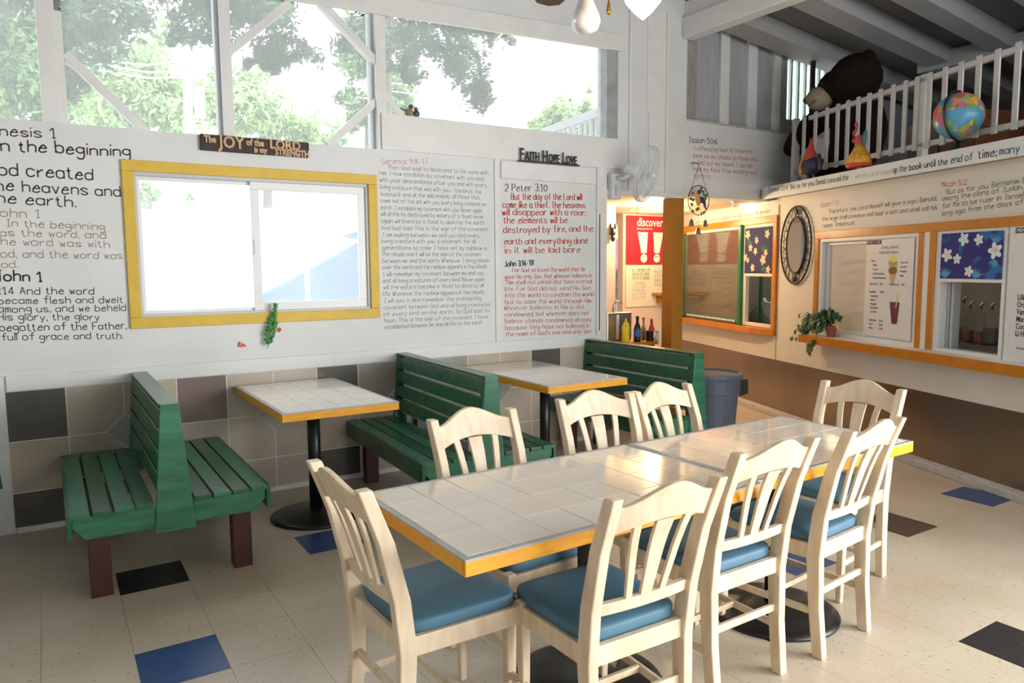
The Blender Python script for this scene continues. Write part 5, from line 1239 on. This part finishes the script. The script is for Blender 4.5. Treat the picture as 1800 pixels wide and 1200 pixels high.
tree('shade_tree', 'dark leafy shade tree overhanging the left end of the high screened windows', [B(150, 40, 9, 70, 50), B(180, -10, 9, 80, 40), B(128, 130, 9, 30, 45), B(60, -40, 9, 60, 60)], [gz(-160, 9.5), at(-150, 200, 9.5), at(-60, -60, 9.5)],
     [[at(-60, -60, 9.5), at(60, -20, 9.3), at(215, 60, 9)]], LEAF1, 5200, .055, 1)
tree('shade_tree', 'tree whose hanging branches cross the middle high window', [B(370, 20, 8, 55, 40), B(345, 70, 8, 30, 18), B(460, 20, 8, 50, 45), B(490, 90, 8, 45, 30), B(400, -20, 8, 90, 30), B(455, 110, 8, 30, 18)], [gz(-90, 10.5), at(-60, 60, 10.5), at(200, -150, 9)],
     [[at(200, -150, 9), at(360, -40, 8.4), at(420, 30, 8)], [at(360, -40, 8.4), at(470, 20, 8.1), at(500, 100, 8)]], LEAF1, 8000, .045, 2)
tree('shade_tree', 'tree whose grey-green branches hang into the right high window', [B(730, 60, 8, 55, 45), B(810, 100, 8, 40, 45), B(850, 160, 8, 28, 40), B(775, 20, 8, 60, 35), B(870, 50, 8, 35, 28), B(640, 60, 8, 40, 45), B(715, 130, 8, 25, 30)], [gz(668, 9), at(668, 120, 9), at(680, -40, 9)],
     [[at(680, -40, 9), at(760, 20, 8.5), at(800, 90, 8)], [at(760, 20, 8.5), at(840, 100, 8.1), at(850, 170, 8)]], LEAF1, 9000, .045, 3)
tree('hill_tree', 'bright sunlit tree beyond the power lines', [B(230, 130, 22, 75, 50), B(300, 180, 22, 70, 50), B(210, 200, 22, 80, 50), B(180, 90, 22, 40, 30)], [gz(260, 22), at(255, 250, 22), at(250, 160, 22)], None, LEAF3, 7000, .13, 4)
tree('hill_tree', 'pale green sloping hedge tree right of the middle window post', [B(440, 190, 24, 50, 45), B(500, 230, 24, 60, 35), B(400, 170, 24, 30, 40), B(560, 250, 24, 50, 18)], [gz(470, 24), at(470, 300, 24), at(460, 230, 24)], None, LEAF3, 6000, .13, 5)
tree('hill_tree', 'dense dark green tree filling the far left high window', [B(20, 90, 12, 70, 110), B(60, 160, 12, 50, 70), B(-30, 60, 12, 60, 120)], [gz(-60, 12.5), at(-60, 300, 12.5), at(-60, 100, 12.5)], None, LEAF2, 9000, .075, 6)
tree('hill_tree', 'hazy green tree behind the second brace of the high windows', [B(640, 100, 18, 40, 70), B(700, 170, 18, 40, 45), B(625, 200, 18, 25, 45)], [gz(650, 18), at(650, 300, 18), at(650, 180, 18)], None, LEAF2, 3800, .10, 7)
tree('hill_tree', 'light green shrubby tree behind the neighbouring stair rail', [B(1010, 205, 16, 60, 28), B(960, 215, 16, 30, 18), B(1060, 215, 16, 40, 25)], [gz(1010, 16.5), at(1010, 300, 16.5), at(1010, 230, 16.5)], None, LEAF3, 5200, .08, 8)
tree('garden_shrub', 'tall green shrub seen through the left pane of the yellow window', [B(370, 410, 14, 35, 50), B(400, 480, 14, 40, 50), B(280, 350, 14, 50, 16)], [gz(385, 14.3), at(385, 560, 14.3), at(385, 470, 14.3)], None, LEAF3, 2600, .07, 9, 'shrub')
# utility pole, wires
up_ = thing('utility_pole', 'weathered utility pole with a cross arm beyond the trees', 'pole', gz(330, 17))
bz = up_.location
MB().tube([(0, 0, 0), at(330, 118, 17)-bz], .09, 10).build('shaft', POLEW, up_)
MB().bar(at(300, 128, 17)-bz, at(362, 128, 17)-bz, .10, .12).build('cross_arm', POLEW, up_)
MB().lathe([(.10, -.30), (.11, 0), (.10, .3)], 12, at(351, 180, 16.8)-bz).build('transformer', POLEW, up_)
for i, (y_, lab) in enumerate(((104, 'highest'), (110, 'second highest'), (120, 'lowest'))):
    a_ = at(170, y_+2, 17); b_2 = at(345, y_+14 if i else y_, 17)
    wr = thing('power_line', 'pale power line crossing the left high window, %s of three' % lab, 'wire', a_, 0, 'power lines on the left')
    MB().tube([(0, 0, 0), (b_2-a_)*.5+Vector((0, 0, -.1)), b_2-a_], .018, 5).build('wire', WIRE, wr)
for i, (y_, lab) in enumerate(((134, 'upper'), (148, 'lower'))):
    a_ = at(590, y_, 17); b_2 = at(870, y_+10, 17)
    wr = thing('power_line', 'pale power line crossing the right high window, the %s one' % lab, 'wire', a_, 0, 'power lines on the right')
    MB().tube([(0, 0, 0), (b_2-a_)*.5+Vector((0, 0, -.15)), b_2-a_], .014, 5).build('wire', WIRE, wr)
# stair rail outside
sr0 = at(955, 232, 10); sr1 = at(1075, 190, 8.6)
srr = thing('stair_railing', 'grey outdoor stair railing seen through the right end of the high windows', 'railing', (sr0.x, sr0.y, sr0.z-.6))
o0 = Vector(srr.location)
MB().bar(sr0-o0, sr1-o0, .05, .09).build('handrail', mat('grey_rail_paint', (.30, .30, .34), .7), srr)
MB().bar(sr0-o0-Vector((0, 0, .75)), sr1-o0-Vector((0, 0, .75)), .05, .09).build('bottom_rail', MATS['grey_rail_paint'], srr)
for p_ in (sr0, sr1): MB().bar((p_.x-o0.x, p_.y-o0.y, -.25-o0.z), p_-o0, .08, .08).build('rail_post', MATS['grey_rail_paint'], srr)
for k in range(13):
    p_ = sr0.lerp(sr1, (k+.5)/13)-o0; MB().bar(p_-Vector((0, 0, .75)), p_, .03, .03).build('baluster', MATS['grey_rail_paint'], srr)
# neighbouring trailer seen through the lower window
p0 = gz(640, 10.5); tl = thing('covered_trailer', 'pale blue covered trailer parked outside the right window pane', 'trailer', p0, R(-35))
MB().prism([(-1.6, .5), (1.9, .5), (1.9, 2.05), (.2, 1.75), (-1.6, 1.2)], 'y', -.8, .8).build('cover', TARPB, tl, bevel=.03)
MB().prism([(-.1, 1.80), (2.0, 2.15), (2.0, 2.22), (-.1, 1.87)], 'y', -.9, .9).build('roof', HOUSEW, tl)
for x_ in (-1.0, 1.2):
    for y_ in (-.75, .75): MB().tube([(x_, y_-.08, .32), (x_, y_+.08, .32)], .32, 16).build('wheel', BLACKM, tl)
MB().box(-1.5, 1.8, -.7, .7, .34, .5).build('chassis', BLACKM, tl)
tl.scale = (.72, 1, 1.2)
p0 = gz(541, 8); ap = thing('awning_post', 'thin white post standing outside the right window pane', 'post', p0); MB().lathe([(.025, 0), (.025, 2.25)], 10).build('shaft', HOUSEW, ap)
p0 = gz(420, 13); hs_ = thing('neighbour_fence', 'tall white board fence across the yard outside the yellow window', 'fence', p0, R(-30))
for k in range(34): MB().box(-5+k*.28, -4.73+k*.28, -.02, .02, 0, 2.75).build('board', HOUSEW, hs_)
